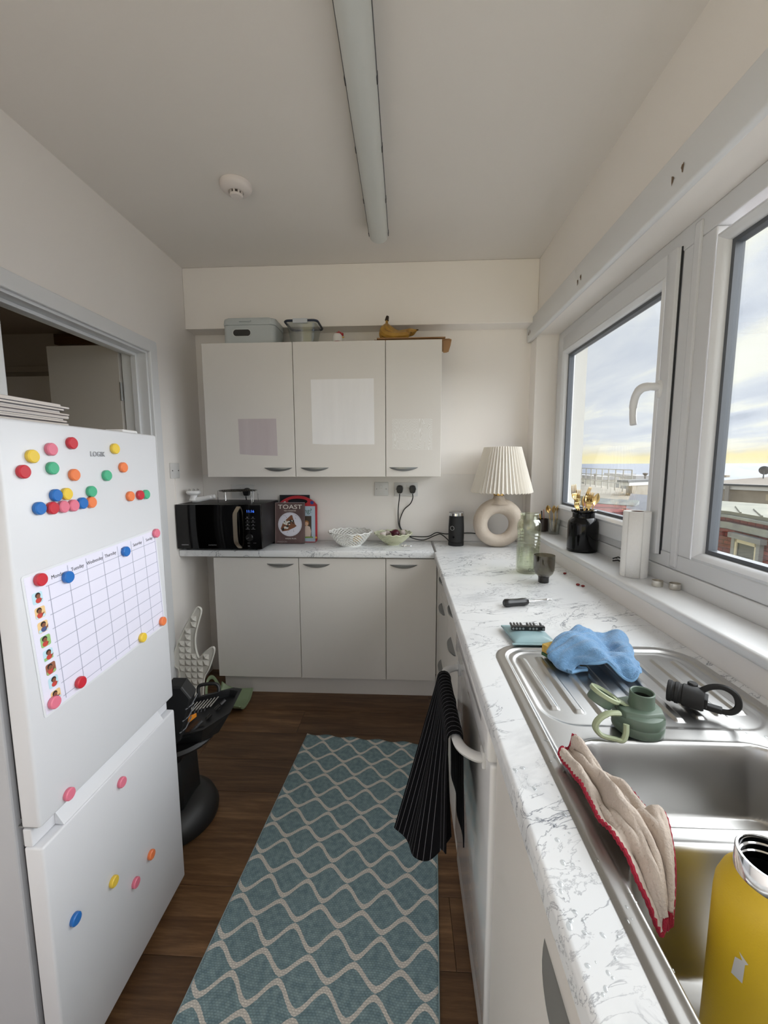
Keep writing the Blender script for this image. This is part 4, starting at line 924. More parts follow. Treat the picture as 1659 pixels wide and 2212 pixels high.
flat(bk, [(-.055, .092), (-.040, .130), (.010, .176), (.016, .172), (.034, .118), (.044, .108), (.030, .098), (-.010, .080), (-.045, .074)], -.0011, M('toast_crust', (120, 76, 50), .6), 'toast_print')
rg = random.Random(5)
for k in range(26):
    u, v = rg.uniform(-.044, .026), 0; v = .10+rg.uniform(-.022, .030)+(u+.044)*.42
    r_ = rg.uniform(.004, .0085); flat(bk, [(u+r_*cos(2*pi*i/7)*rg.uniform(.7, 1.2), v+r_*sin(2*pi*i/7)*rg.uniform(.7, 1.2)) for i in range(7)], -.0014-.00004*k, [M('leaf_print', (30, 36, 34), .6), M('cheese_print', (214, 214, 206), .6)][k % 2], 'topping_print')
for k in range(10):
    u, v = rg.uniform(-.05, .05), .118+rg.choice((-1, 1))*rg.uniform(.035, .055); flat(bk, disc(u, v, .002, 6), -.0011, MATS['leaf_print'], 'topping_print')
rb_ = thing('board_book', 'red board book with an arched carry handle and pale blue cover', 'book', Matrix.Translation((-.668, 2.512, ZT+E0+.0014)) @ Matrix.Rotation(-radians(4), 4, 'X'))
arch = [(-.122, .012), (-.122, .235)] + [(-.122+.244*k/14, .235+.057*sin(pi*k/14)**.7) for k in range(1, 14)] + [(.122, .235), (.122, .012), (.112, 0), (-.112, 0)]
bm = nb(); hole_ = [(-.062+.0, .243)]
ell = [(.065*cos(2*pi*i/24), .255+.018*sin(2*pi*i/24)) for i in range(24)]
# arch with the oval hand hole: two rings bridged front and back
def ring_plate(bm, outer, inner, y0, y1):
    n = len(inner); cx, cz = 0.0, .255
    def hit(a):
        d = Vector((cos(a), sin(a))); best = None
        for i in range(len(outer)):
            p, q = Vector(outer[i])-Vector((cx, cz)), Vector(outer[(i+1) % len(outer)])-Vector((cx, cz)); e = q-p; den = d.x*e.y-d.y*e.x
            if abs(den) < 1e-12: continue
            t = (p.x*e.y-p.y*e.x)/den; s = (p.x*d.y-p.y*d.x)/den
            if t > 0 and -1e-6 <= s <= 1+1e-6: best = t if best is None else max(best, t)
        return (cx+d.x*best, cz+d.y*best)
    angs = sorted(set([round(math.atan2(q[1]-cz, q[0]-cx), 6) for q in outer] + [round(-pi+2*pi*i/40, 6) for i in range(40)]))
    O = [hit(a) for a in angs]; I = [(cx+1/math.sqrt((cos(a)/.065)**2+(sin(a)/.018)**2)*cos(a), cz+1/math.sqrt((cos(a)/.065)**2+(sin(a)/.018)**2)*sin(a)) for a in angs]
    V = [[bm.verts.new((u, y, v)) for u, v in R_] for R_ in (O, I) for y in (y0, y1)]; m_ = len(angs)
    for i in range(m_):
        j = (i+1) % m_
        bm.faces.new([V[0][i], V[0][j], V[2][j], V[2][i]]); bm.faces.new([V[1][i], V[3][i], V[3][j], V[1][j]]); bm.faces.new([V[0][i], V[1][i], V[1][j], V[0][j]]); bm.faces.new([V[2][i], V[2][j], V[3][j], V[3][i]])
ring_plate(bm, arch, ell, 0, .018); part('cover', bm, M('book_red', (176, 32, 44), .4), rb_, local=True)
flat(rb_, [(-.112, .004), (.112, .004), (.112, .226), (-.112, .226)], -.0002, M('book_blue', (172, 190, 204), .5), 'cover_panel', .0006)
flat(rb_, [(.045, .035), (.088, .035), (.088, .165), (.045, .165)], -.0009, M('photo_dark', (64, 52, 42), .5), 'photo_print')
flat(rb_, disc(.056, .120, .017), -.0014, M('photo_hair', (150, 104, 58), .6), 'photo_print'); flat(rb_, disc(.056, .116, .012), -.0018, M('photo_face', (206, 164, 138), .6), 'photo_print'); flat(rb_, [(.045, .036), (.082, .036), (.086, .07), (.078, .098), (.06, .105), (.045, .10)], -.0014, M('photo_shirt', (204, 184, 172), .6), 'photo_print')
flat(rb_, [(.04, .026), (.098, .028), (.096, .036), (.04, .034)], -.0012, M('tag_green', (120, 148, 60), .6), 'tag_print'); tx('ng?', .040, .066, .196, M('print_green', (56, 92, 78), .5), rb_, y=-.0010)
flat(rb_, disc(.092, .248, .011), -.0002, M('badge_blue', (40, 60, 130), .5), 'badge_print'); flat(rb_, disc(.116, .030, .006), -.0008, M('badge_yellow', (232, 190, 70), .5), 'badge_print')
flat(rb_, [(-.098, .236), (-.080, .240), (-.072, .252), (-.078, .258), (-.088, .250), (-.1, .246)], -.0002, pw, 'motif_print')
solo('slate_board', B(-.790, -.598, 2.5645, 2.572, ZT+E0, 1.186, bev=.001), M('dark_board', (30, 32, 40), .6), 'thin dark board standing behind the red book', 'board', loc=(-.69, 2.568, ZT))
# woven bowls
def lattice_bowl(name, label, c, r0, r1, h, mat, ns, both, wr_=.0032, tw=1.1):
    t_ = thing(name, label, 'bowl', (c[0], c[1], ZT+E0))
    pf = lambda t: (r0+(r1-r0)*(t**.75), .008+(h-.008)*t)
    part('foot', LT([(0, 0), (r0, 0), (r0*1.04, .006), (r0, .010), (0, .006)], (c[0], c[1], ZT+E0), 36), mat, t_, smooth=True)
    bm = nb()
    for d in ((1, -1) if both else (1,)):
        for k in range(ns):
            a0 = 2*pi*k/ns; pts = []
            for i in range(11):
                t = i/10; r, z = pf(t); a = a0+d*tw*t; pts.append((c[0]+r*cos(a), c[1]+r*sin(a), ZT+E0+z))
            tube(bm, pts, wr_, 5, flat=.7)
    part('weave', bm, mat, t_, smooth=True)
    n = 72; part('rim', TB([(c[0]+(r1+.001)*cos(2*pi*i/n), c[1]+(r1+.001)*sin(2*pi*i/n), ZT+E0+h+.0035*sin(i/n*2*pi*ns/2)) for i in range(n)], .0042, 6, closed=True), mat, t_, smooth=True)
    return t_
lattice_bowl('woven_bowl', 'white openwork ceramic bowl on the back worktop', (-.325, 2.435), .066, .128, .084, M('white_glaze', (236, 236, 232), .22), 30, True, .0030)
lattice_bowl('woven_bowl', 'pale green openwork bowl holding an onion', (-.068, 2.470), .040, .112, .070, M('green_glaze', (206, 208, 180), .3), 34, False, .0036, 1.5)
def blob(c, r, sq=(1, 1, 1), prof=None):
    bm = nb(); prof = prof or [(r*sin(pi*i/12), -r*cos(pi*i/12)) for i in range(13)]; lathe(bm, prof, seg=20, M4=Matrix.Translation(c) @ Matrix.Diagonal((*sq, 1))); return bm
onion = [(0, -.026), (.012, -.025), (.022, -.017), (.027, -.004), (.024, .010), (.015, .020), (.006, .026), (.003, .036), (0, .037)]
bz = ZT+.06
solo('onion', LT(onion, seg=22, M4=xf((-.055, 2.468, bz+.008), ry=radians(-70))), M('onion_red', (92, 26, 42), .35, var=(20, (62, 16, 30))), 'dark red onion resting in the green bowl', 'onion', smooth='all', loc=(-.055, 2.468, bz))
gar = M('garlic_skin', (226, 216, 206), .6, var=(25, (204, 190, 186)))
gl = [(0, -.016), (.012, -.015), (.020, -.006), (.017, .006), (.008, .014), (.003, .026), (0, .027)]
for k, (x, y_, a) in enumerate(((-.128, 2.44, .5), (-.105, 2.50, 2.0), (-.01, 2.52, 1.0))):
    solo('garlic_bulb', LT(gl, seg=18, fn=lambda a, r, z: r*(1+.07*cos(8*a)), M4=xf((x, y_, bz+.004), rz=a, ry=radians(50))), gar, ['white garlic bulb at the side of the green bowl away from the onion', 'white garlic bulb behind the other bulb in the green bowl', 'small garlic bulb behind the onion in the green bowl'][k], 'garlic', 'garlic bulbs in the green bowl', smooth='all', loc=(x, y_, bz))
solo('lemon', LT([(0, -.030), (.008, -.026), (.020, -.014), (.023, 0), (.020, .014), (.008, .026), (0, .031)], seg=20, M4=xf((-.285, 2.45, ZT+.036), ry=radians(80), rz=.4)), M('lemon_skin', (220, 176, 84), .45, bump=(120, .3)), 'small yellow lemon inside the white openwork bowl', 'lemon', smooth='all', loc=(-.285, 2.45, ZT+.02))
# pearl drop earring on the edge of the worktop
er = thing('earring', 'small pearl earring with a silver drop lying on the worktop', 'earring', (.005, 2.40, ZT))
for (x, y_) in ((-.012, 2.405), (.0, 2.398), (.008, 2.408)): part('pearl', blob((x, y_, ZT+.0065), .006), M('pearl', (236, 232, 226), .2), er, smooth=True)
part('drop', TB([(.012, 2.40, ZT+.004), (.028, 2.397, ZT+.004), (.042, 2.402, ZT+.004)], [.002, .0035, .002], 8), chrome, er, smooth=True)
# milk frother with its cord
fc = (.3105, 2.462)
ff = thing('milk_frother', 'black cylindrical milk frother with a steel rim and clear lid', 'milk frother', (fc[0], fc[1], ZT))
part('base', LT([(.0455, E0), (.0465, .004), (.0465, .020), (.044, .0215)], (*fc, ZT), 36), black_p, ff, smooth=True)
part('body', LT([(.0450, .022), (.0460, .05), (.0460, .11), (.0440, .150), (.0425, .178), (0, .178)], (*fc, ZT), 40), black_m, ff, smooth=True)
part('rim', LT([(.0428, .1785), (.0445, .180), (.0450, .194), (.0435, .196)], (*fc, ZT), 36), chrome, ff, smooth=True)
part('lid', LT([(.0435, .196), (.0435, .201), (.040, .204), (0, .204)], (*fc, ZT), 36), M('smoky_lid', (150, 148, 146), .2), ff, smooth=True)
lg = part('logo_ring', LT([(.0115, 0), (.0130, 0), (.0130, .001), (.0115, .001)], seg=24, cap=False, M4=xf((fc[0]-.028, fc[1]-.0372, ZT+.108), rz=radians(-37), rx=pi/2)), M('logo_white', (214, 214, 214), .5), ff)
part('button', LT([(.006, 0), (.006, .002), (0, .002)], seg=14, M4=xf((fc[0]-.020, fc[1]-.0425, ZT+.055), rz=radians(-25), rx=pi/2)), black_g, ff)
cd = part('cord', TB(spl([(-.030, YB-.052, 1.196), (-.032, YB-.046, 1.165), (-.040, YB-.02, 1.08), (-.034, YB-.018, .99), (.0, YB-.022, .945), (.05, YB-.03, .915), (.12, YB-.04, .905), (.19, YB-.05, .935), (.225, 2.53, .945), (.262, 2.50, .92), (.272, 2.488, .905)], 8), .0032, 7), black_p, ff, smooth=True); plug(cd, -.030, 1.222)
# table lamp: ring-shaped ceramic foot, brass collar, pleated shade
lc = (.548, 2.42)
lp = thing('table_lamp', 'table lamp with a beige ring-shaped ceramic base and a white pleated shade', 'lamp', (*lc, ZT))
bm = nb(); nU, nV = 56, 24; zcen = ZT+.143; rings = []
for i in range(nU):
    a = 2*pi*i/nU; ring = []
    Rmaj = .1035+.0; off = Vector((0, 0, -.006*(1 if cos(a) else 1)))
    for j in range(nV):
        b = 2*pi*j/nV; rad = Rmaj+.0415*cos(b)
        x, z, y = rad*sin(a), rad*cos(a), .046*sin(b)
        if cos(b) < 0: z -= .008*(-cos(b))
        zz = max(zcen+z, ZT+E0); ring.append(bm.verts.new((lc[0]+x, lc[1]+y, zz)))
    rings.append(ring)
for i in range(nU):
    a, b = rings[i], rings[(i+1) % nU]
    for j in range(nV): bm.faces.new([a[j], a[(j+1) % nV], b[(j+1) % nV], b[j]])
cer = M('stone_ceramic', (208, 196, 182), .75, bump=(90, .35, .004), var=(14, (198, 184, 168)))
part('ring_base', bm, cer, lp, smooth='all')
part('neck', LT([(.066, .254), (.052, .266), (.040, .277), (.032, .288), (.029, .297), (.029, .302)], (*lc, ZT), 32), cer, lp, smooth=True)
part('collar', LT([(.026, .302), (.030, .304), (.030, .316), (.026, .318), (.012, .330), (.012, .36), (0, .36)], (*lc, ZT), 32), brass, lp, smooth=True)
part('bulb', blob((*lc, ZT+.41), .030), M('bulb_white', (236, 234, 228), .3), lp, smooth=True)
NP = 48; bm = nb(); ra_, rb2 = [], []
for k in range(NP*2):
    a = pi*k/NP; s = 1 if k % 2 else -1
    rb2.append(bm.verts.new((lc[0]+.014+(.170+.0055*s)*cos(a), lc[1]+(.170+.0055*s)*sin(a), ZT+.322+.004*s))); ra_.append(bm.verts.new((lc[0]+.014+(.101+.003*s)*cos(a), lc[1]+(.101+.003*s)*sin(a), ZT+.580)))
for k in range(NP*2): j = (k+1) % (NP*2); bm.faces.new([rb2[k], rb2[j], ra_[j], ra_[k]])
sh_m = bpy.data.materials.new('pleated_cotton'); sh_m.use_nodes = True; t__ = sh_m.node_tree; b_ = t__.nodes['Principled BSDF']; b_.inputs['Base Color'].default_value = lin((242, 238, 230)); b_.inputs['Roughness'].default_value = .9
tl_ = N(t__, 'ShaderNodeBsdfTranslucent'); tl_.inputs[0].default_value = lin((244, 236, 222)); ms_ = N(t__, 'ShaderNodeMixShader', i_0=.3); t__.links.new(b_.outputs[0], ms_.inputs[1]); t__.links.new(tl_.outputs[0], ms_.inputs[2]); t__.links.new(ms_.outputs[0], t__.nodes['Material Output'].inputs[0])
sh = part('shade', bm, sh_m, lp); solidify(sh, .0012)
part('shade_carrier', TB([(lc[0]-.07, lc[1], ZT+.555), (lc[0]+.014, lc[1], ZT+.552), (lc[0]+.098, lc[1], ZT+.555)], .002, 6), brass, lp)
part('stem', LT([(.004, .35), (.004, .562)], (*lc, ZT), 10), brass, lp)
cd = part('cord', TB(spl([(.050, YB-.052, 1.196), (.051, YB-.046, 1.168), (.036, YB-.018, 1.13), (-.004, YB-.016, 1.09), (-.030, YB-.014, 1.02), (-.020, YB-.016, .97), (.02, YB-.02, .93), (.07, YB-.025, .924), (.15, YB-.04, .928), (.20, YB-.03, .95), (.26, YB-.02, .94), (.34, YB-.018, .945), (.44, YB-.02, .945), (.50, YB-.05, .925), (.53, YB-.09, .905), (.545, 2.462, .901)], 8), .0032, 7), black_p, lp, smooth=True); plug(cd, .050, 1.222)
# ribbed water bottle and smoked glass on the window run
bc = (.555, 1.845)
btl = thing('water_bottle', 'pale green ribbed bottle half full of water', 'bottle', (*bc, ZT))
prof_o = [(0, .003), (.046, E0), (.050, .006), (.0510, .02), (.0510, .116)]
for k in range(5): z0 = .120+.0145*k; prof_o += [(.0475, z0+.004), (.0510, z0+.010)]
prof_o += [(.0515, .205), (.0505, .222), (.044, .236), (.0385, .241), (.0385, .262), (.0395, .264), (.0385, .268), (.0365, .268), (.0360, .243), (.0415, .233), (.0478, .220), (.0488, .20), (.0470, .19), (.0470, .02), (.042, .010), (0, .009)]
gb = glassm('green_bottle_glass', (250, 252, 244), .07, .04, .4)
part('shell', LT(prof_o, (*bc, ZT), 40, cap=False), gb, btl, smooth=True)
part('water', LT([(0, .0105), (.0455, .0205), (.0460, .120), (0, .1205)], (*bc, ZT), 36), glassm('bottle_water', (250, 252, 247), .06, .02, .4), btl, smooth=True)
text('lettering', 'DILU', .018, Matrix.Translation((bc[0]+.008, bc[1]-.0515, ZT+.022)) @ FACE_MY, M('letter_grey', (98, 104, 92), .6), btl)
gc = (.573, 1.684)
gls = thing('smoked_glass', 'smoked grey footed tumbler of water beside the bottle', 'glass', (*gc, ZT))
smk = glassm('smoked_glass', (206, 202, 190), .07, .02, .5)
part('foot', LT([(.0205, E0), (.0215, .004), (.0210, .018), (.0225, .026), (0, .026)], (*gc, ZT), 32), M('dark_smoked_foot', (38, 36, 34), .12), gls, smooth=True)
part('bowl', LT([(0, .0262), (.024, .0275), (.035, .038), (.0405, .054), (.0412, .075), (.0415, .114), (.0400, .114), (.0395, .075), (.0385, .055), (.0335, .041), (.022, .031), (0, .030)], (*gc, ZT), 36, cap=False), smk, gls, smooth=True)
part('water', LT([(0, .0312), (.022, .0325), (.033, .042), (.0380, .056), (.0388, .086), (0, .0862)], (*gc, ZT), 32), glassm('glass_water', (228, 226, 220), .14, .02, .4), gls, smooth=True)
seed = M('dried_red', (128, 30, 26), .5)
for k, (x, y_, r_) in enumerate(((.708, 1.812, .006), (.694, 1.64, .0065), (.706, 1.622, .006))): solo('dried_berry', blob((x, y_, ZT+r_*.72), r_, (1.2, .9, .7)), seed, ['small dried red berry beside the tumbler', 'dried red berry of the touching pair under the window board', 'dried red berry of the touching pair under the window board'][k], 'berry', 'dried berries on the worktop', smooth='all', loc=(x, y_, ZT))
# screwdriver
sdm = Matrix.Translation((.338, 1.374, ZT+.0142)) @ Matrix.Rotation(math.atan2(.043, .173), 4, 'Z') @ Matrix.Rotation(pi/2, 4, 'Y')
sd = thing('screwdriver', 'screwdriver with a black handle lying on the worktop', 'screwdriver', sdm)
bm = nb(); lathe(bm, [(0, 0), (.010, .001), (.0135, .006), (.0138, .016), (.0125, .028), (.0120, .050), (.0132, .072), (.0120, .084), (.0085, .090), (0, .090)], seg=24, fn=lambda a, r, z: r*(1-.05*cos(6*a))); part('handle', bm, M('handle_black', (26, 26, 28), .3), sd, local=True, smooth=True)
part('end_ring', LT([(.005, -.0004), (.008, -.0004), (.008, .003), (.005, .003)], seg=18), black_g, sd, local=True)
part('shaft', LT([(.0043, .090), (.0043, .158), (.0052, .160), (.0052, .166), (.0030, .172), (.0026, .180), (0, .180)], seg=12), chrome, sd, local=True, smooth=True)
# sachet with the bit holder on it
sc2 = thing('sachet', 'flat pale teal padded sachet beside the sink', 'sachet', (.345, 1.122, ZT+E0))
bm = nb()
def sfn(s):
    def f(u, v):
        x, y_ = (u-.5)*.112, (v-.5)*.118; e = max(abs(u-.5), abs(v-.5))*2; hgt = .0105*(1-max(0, e-.0)**3.2)
        return (.345+x+.010*(v-.5)*-1, 1.122+y_, ZT+E0+.0105+s*hgt*.97)
    return f
gridf(bm, sfn(1), 20, 20); gridf(bm, sfn(-1), 20, 20); bmesh.ops.remove_doubles(bm, verts=bm.verts, dist=1e-6); part('pouch', bm, M('sachet_teal', (138, 170, 176), .35, bump=(30, .2), var=(12, (158, 186, 190))), sc2, smooth='all')
for yy in (1.122-.062, 1.122+.062): part('seal', B(.345-.058, .345+.058, yy-.004, yy+.004, ZT+.0095, ZT+.0115), MATS['sachet_teal'], sc2)
bh = thing('bit_holder', 'black holder of screwdriver bits lying on the sachet', 'bit holder', (.346, 1.128, ZT+.022))
part('rail', B(.300, .392, 1.122, 1.134, ZT+.0222, ZT+.034, bev=.001), black_p, bh)
for k in range(10):
    if k in (4, 8): continue
    x = .3045+.0092*k; part('bit', TB([(x, 1.1345, ZT+.029), (x, 1.150, ZT+.031), (x, 1.156, ZT+.032)], [.0036, .0036, .0016], 6), M('bit_steel', (110, 110, 112), .35, .9), bh); part('bit_end', LT([(.0032, 0), (.0032, .001), (0, .001)], seg=8, M4=xf((x, 1.122, ZT+.028), rx=pi/2)), silver, bh)
# ================================================================== ON THE SINK
ZS = ZT+.0035
blue_m = M('blue_terry', (104, 150, 194), .95, bump=(420, 1.0, .004), var=(160, (122, 170, 214)), sheen=.4)
def crom(P, t):
    n = len(P)-1; f = t*n; i = min(int(f), n-1); f -= i
    a, b, c, d = P[max(i-1, 0)], P[i], P[i+1], P[min(i+2, n)]
    return .5*((2*b)+(c-a)*f+(2*a-5*b+4*c-d)*f*f+(3*b-a-3*c+d)*f**3)
bnet = [[(.425, .932, .8965), (.384, .922, .8975), (.408, .934, .910), (.445, .903, .933), (.466, .905, .924), (.500, .888, .899), (.524, .898, .916)],
        [(.405, .955, .8985), (.354, .958, .908), (.402, .962, .940), (.442, .952, .947), (.480, .938, .930), (.512, .915, .926), (.540, .925, .908)],
        [(.405, .985, .905), (.355, .985, .922), (.410, 1.002, .949), (.458, 1.008, .944), (.495, .985, .914), (.528, .965, .932), (.552, .970, .902)],
        [(.425, 1.025, .910), (.388, 1.025, .926), (.436, 1.045, .944), (.480, 1.052, .940), (.518, 1.032, .912), (.548, 1.012, .924), (.575, 1.020, .900)],
        [(.448, 1.055, .908), (.425, 1.058, .916), (.462, 1.085, .938), (.498, 1.098, .926), (.536, 1.098, .914), (.566, 1.088, .934), (.590, 1.080, .912)]]
bnet = [[Vector(p) for p in r] for r in bnet]
def bq_(u, v):
    p = crom([crom(r, u) for r in bnet], v); p = p + Vector((.002*sin(31*v+9*u), .002*sin(27*u), .0038*sin(22*u+13*v)+.0020*sin(41*v-20*u)))
    p.z = max(p.z, ZS+.0035); return tuple(p)
bm = nb(); gridf(bm, bq_, 72, 56)
bc_ = solo('blue_cloth', bm, blue_m, 'crumpled blue terry cloth heaped on the drainer', 'cloth', smooth='all', loc=(.46, 1.0, ZS)); solidify(bc_, .0045, 1)
bm = nb(); border = [bq_(i/60, 0) for i in range(61)] + [bq_(1, i/50) for i in range(1, 51)] + [bq_(1-i/60, 1) for i in range(1, 61)] + [bq_(0, 1-i/50) for i in range(1, 50)]
tube(bm, [(x, y, z+.001) for x, y, z in border], .0036, 6, closed=True); hm = part('hem', bm, M('blue_hem', (132, 178, 220), .9), bc_, smooth=True)
sp_ = thing('sponge', 'yellow sponge scourer with a green pad under the blue cloth', 'sponge', xf((.386, 1.006, ZS), rz=radians(28)))
part('foam', B(-.030, .045, -.026, .026, .0085, .030, bev=.003), M('sponge_foam', (212, 176, 92), .95, bump=(140, .9, .004)), sp_, local=True, smooth=True); part('scourer', B(-.030, .045, -.026, .026, .0004, .008, bev=.001), M('scourer_green', (60, 96, 66), .95, bump=(300, .8)), sp_, local=True)
# sage bottle lid: round cap, raised spout, hinged stopper and a loop handle
sage = M('sage_plastic', (92, 109, 95), .42, bump=(200, .04)); sage2 = M('sage_light_plastic', (160, 170, 138), .45)
lc_ = (.428, .728)
ld_ = thing('bottle_lid', 'sage green bottle lid with an open spout cover and carry loop on the drainer', 'bottle lid', (*lc_, ZS)); n_before = set(bpy.data.meshes)
part('cap', LT([(.0405, E0), (.0425, .003), (.0425, .018), (.0415, .020), (.0425, .022), (.0420, .032), (.039, .040), (.030, .043), (0, .043)], (*lc_, ZS), 44), sage, ld_, smooth=True)
bm = nb(); prism(bm, [(-.040, -.012), (-.034, -.024), (.0, -.034), (.034, -.026), (.041, -.006), (.038, .018), (.0, .036), (-.034, .026)], lambda u, v: (lc_[0]+u, lc_[1]+v, ZS+.036), lambda u, v: (lc_[0]+u*.93, lc_[1]+v*.9+.003, ZS+.049), bev=.002); part('shoulder', bm, sage, ld_, smooth=True)
part('spout', LT([(.0225, .047), (.0210, .052), (.0205, .068), (.0205, .078), (.0190, .0795), (.0172, .078), (.0168, .058), (0, .056)], (lc_[0]+.008, lc_[1]+.006, ZS), 36), sage, ld_, smooth=True)
part('spout_hole', LT([(0, .0575), (.0166, .0575), (.0166, .066)], (lc_[0]+.008, lc_[1]+.006, ZS), 28, cap=False), M('hollow_dark', (26, 30, 26), .7), ld_, smooth=True)
hM = xf((lc_[0]-.060, lc_[1]+.008, ZS+.066), rz=radians(8), ry=radians(32))
st = part('spout_cover', LT([(.0255, .000), (.0275, .002), (.0275, .008), (.0240, .0095), (.0232, .006), (.0215, .003), (.0215, -.004), (0, -.004)], seg=32, M4=hM), sage2, ld_, smooth=True)
part('stopper', LT([(.0205, -.018), (.0225, -.016), (.0235, .000), (.0, .000)], seg=28, M4=hM), sage, st, smooth=True)
part('stopper_well', LT([(0, .0012), (.0205, .0012), (.0200, .0042)], seg=24, M4=hM, cap=False), sage, st, smooth=True)
bm = nb(); box(bm, -.018, .018, -.008, .008, .001, .006, M4=xf((lc_[0]-.030, lc_[1]+.006, ZS+.050), rz=radians(8), ry=radians(32)), bev=.001); part('hinge_strap', bm, sage2, ld_)
loop_ = spl([(-.045, -.022, .048), (-.066, -.026, .050), (-.084, -.030, .040), (-.091, -.033, .024), (-.082, -.038, .010), (-.062, -.043, .0065), (-.050, -.046, .0065), (-.043, -.042, .018), (-.040, -.036, .034)], 5)
part('carry_loop', TB([(lc_[0]+a, lc_[1]+b, ZS+c) for a, b, c in loop_], .0062, 8, flat=.8), sage2, ld_, smooth=True)
for me_ in set(bpy.data.meshes)-n_before: me_.transform(Matrix.Diagonal((1.0, 1.0, .84, 1)))
# black sports cap with a finger ring, lying on its side
bkM = xf((.564, .800, ZS+.0225), rz=radians(-38), ry=radians(90)) @ Matrix.Diagonal((.86, .86, .86, 1))
CAPS = .74
bk_ = thing('sports_cap', 'black screw-in bottle cap with a finger ring lying on the drainer', 'bottle cap', bkM)
part('threaded_plug', LT([(.0225, -.040), (.0245, -.038), (.0245, -.032), (.0225, -.030), (.0225, -.026), (.0245, -.024), (.0245, -.018), (.0225, -.016), (.0225, -.012), (.0250, -.010), (.0255, .026), (.0235, .030), (0, .030)], seg=36), black_m, bk_, local=True, smooth=True)
part('plug_hollow', LT([(0, -.036), (.019, -.036), (.0205, -.0402)], seg=28, cap=False), black_g, bk_, local=True)
part('ring_base', B(-.010, .010, -.018, .018, .028, .036, bev=.002), black_m, bk_, local=True)
part('finger_ring', TB(spl([(-.020, .0, .022), (-.036, .0, .040), (-.042, 0, .062), (-.032, 0, .082), (-.008, 0, .088), (.010, 0, .076), (.014, 0, .052), (.012, 0, .032)], 6), .0044, 8, flat=1.5), black_m, bk_, local=True, smooth=True)
part('tab', B(.006, .018, -.009, .009, .028, .062, bev=.002), black_m, bk_, local=True)
part('side_boss', LT([(.010, 0), (.010, .008), (.008, .010), (0, .010)], seg=18, M4=xf((-.0195, .012, .006), ry=-pi/2)), black_m, bk_, local=True)
# dishcloth with red overlocked edge, draped from the far rim over the divider into the main bowl
dc_m = M('unbleached_cotton', (190, 178, 167), .95, bump=(260, .8, .003), var=(9, (196, 182, 170)))
DL = [(.252, .632), (.255, .592), (.258, .552), (.256, .505), (.264, .466), (.272, .432), (.288, .418)]
DR = [(.306, .668), (.313, .623), (.336, .586), (.342, .545), (.343, .508), (.326, .462), (.306, .430)]
DZ_ = [.004, .006, .008, .010, .010, -.010, -.050]
def dfn(u, v):
    l = crom([Vector((*p, 0)) for p in DL], v); r = crom([Vector((*p, 0)) for p in DR], v); zb = crom([Vector((z, 0, 0)) for z in DZ_], v).x
    s = (u-.5)*2; env = 1-abs(s)**3*.75; q = u+.05*sin(v*9)*u*(1-u)*4
    p = l.lerp(r, q)
    z = .0085*(1+sin(s*6.5+v*3.5+.6))*env + .004*(1+sin(s*13-v*6))*env + .003*sin(v*17+s*3)*env + .0016*sin(s*27+v*14)*env + .0012*sin(v*43-s*8)
    over = sst(.288, .305, p.x)*(sst(.512, .535, p.y)*sst(.70, .665, p.y))      # hanging over the half bowl
    zz = ZS+.003+max(zb, 0)+z-.022*over*u + min(zb, 0)
    return (p.x, p.y, zz)
bm = nb(); gridf(bm, dfn, 40, 90)
dc = solo('dishcloth', bm, dc_m, 'beige dishcloth with red stitched edging draped over the sink divider', 'cloth', smooth='all', loc=(.29, .54, ZS)); solidify(dc, .0028, 1)
red_t = M('red_overlock', (150, 24, 48), .9, bump=(400, 1.0))
def stitch(pts, r=.0026): return [(Vector(p)+Vector((0, 0, .0018*(1 if k % 2 else -.3)+.0015))) for k, p in enumerate(pts)]
edges = [[dfn(0, i/70) for i in range(71)], [dfn(1, i/70) for i in range(71)], [dfn(i/24, 0) for i in range(25)], [dfn(i/12, 1) for i in range(13)]]
for e in edges: part('edging', TB(stitch(e), .0030, 6), red_t, dc, smooth=True)
# a pink scrubber and the rim of a glass plate lean in the half bowl, partly under the cloth
pk = thing('scrubber', 'pink scrubber tucked under the dishcloth in the half bowl', 'scrubber', xf((.338, .572, ZT-.050), ry=radians(62), rz=radians(25)))
part('pad', LT([(0, 0), (.024, .001), (.030, .007), (.029, .016), (.022, .020), (0, .021)], seg=28), M('scrubber_pink', (222, 132, 178), .6, bump=(120, .5)), pk, local=True, smooth=True)
solo('glass_plate', LT([(0, .001), (.034, .0), (.048, .007), (.050, .008), (.034, .003), (0, .0035)], seg=40, M4=xf((.395, .552, ZT-.070), rz=radians(15), ry=radians(58))), glassm('plate_glass', (206, 222, 220), .16, .02, .6), 'small clear glass saucer leaning in the half bowl', 'saucer', smooth=True, loc=(.395, .552, ZT-.08))
# big yellow steel bottle standing in the main bowl
yc_ = (.378, .394); yz = ZT-.1663
yb = thing('steel_bottle', 'large yellow wide-mouth steel bottle standing in the main sink bowl', 'bottle', (*yc_, yz))
ym = M('yellow_powdercoat', (206, 172, 26), .5, bump=(500, .15))
part('body', LT([(0, .0005), (.040, .0005), (.0455, .006), (.0465, .014), (.0465, .190), (.0455, .204), (.041, .218), (.0345, .226), (.0325, .230)], (*yc_, yz), 56, cap=False), ym, yb, smooth=True)
part('steel_neck', LT([(.0325, .2302), (.0325, .250), (.0315, .2515), (.0295, .2515), (.0285, .249), (.0285, .243), (.0272, .242), (.0285, .240), (.0285, .234), (.0272, .233), (.0285, .231), (.0285, .222)], (*yc_, yz), 48, cap=False), chrome, yb, smooth=True)
part('dark_inside', LT([(.0283, .224), (.0283, .221), (.030, .21), (.030, .15), (0, .149)], (*yc_, yz), 36, cap=False), M('bottle_inside', (30, 30, 32), .4, .6), yb, smooth=True)
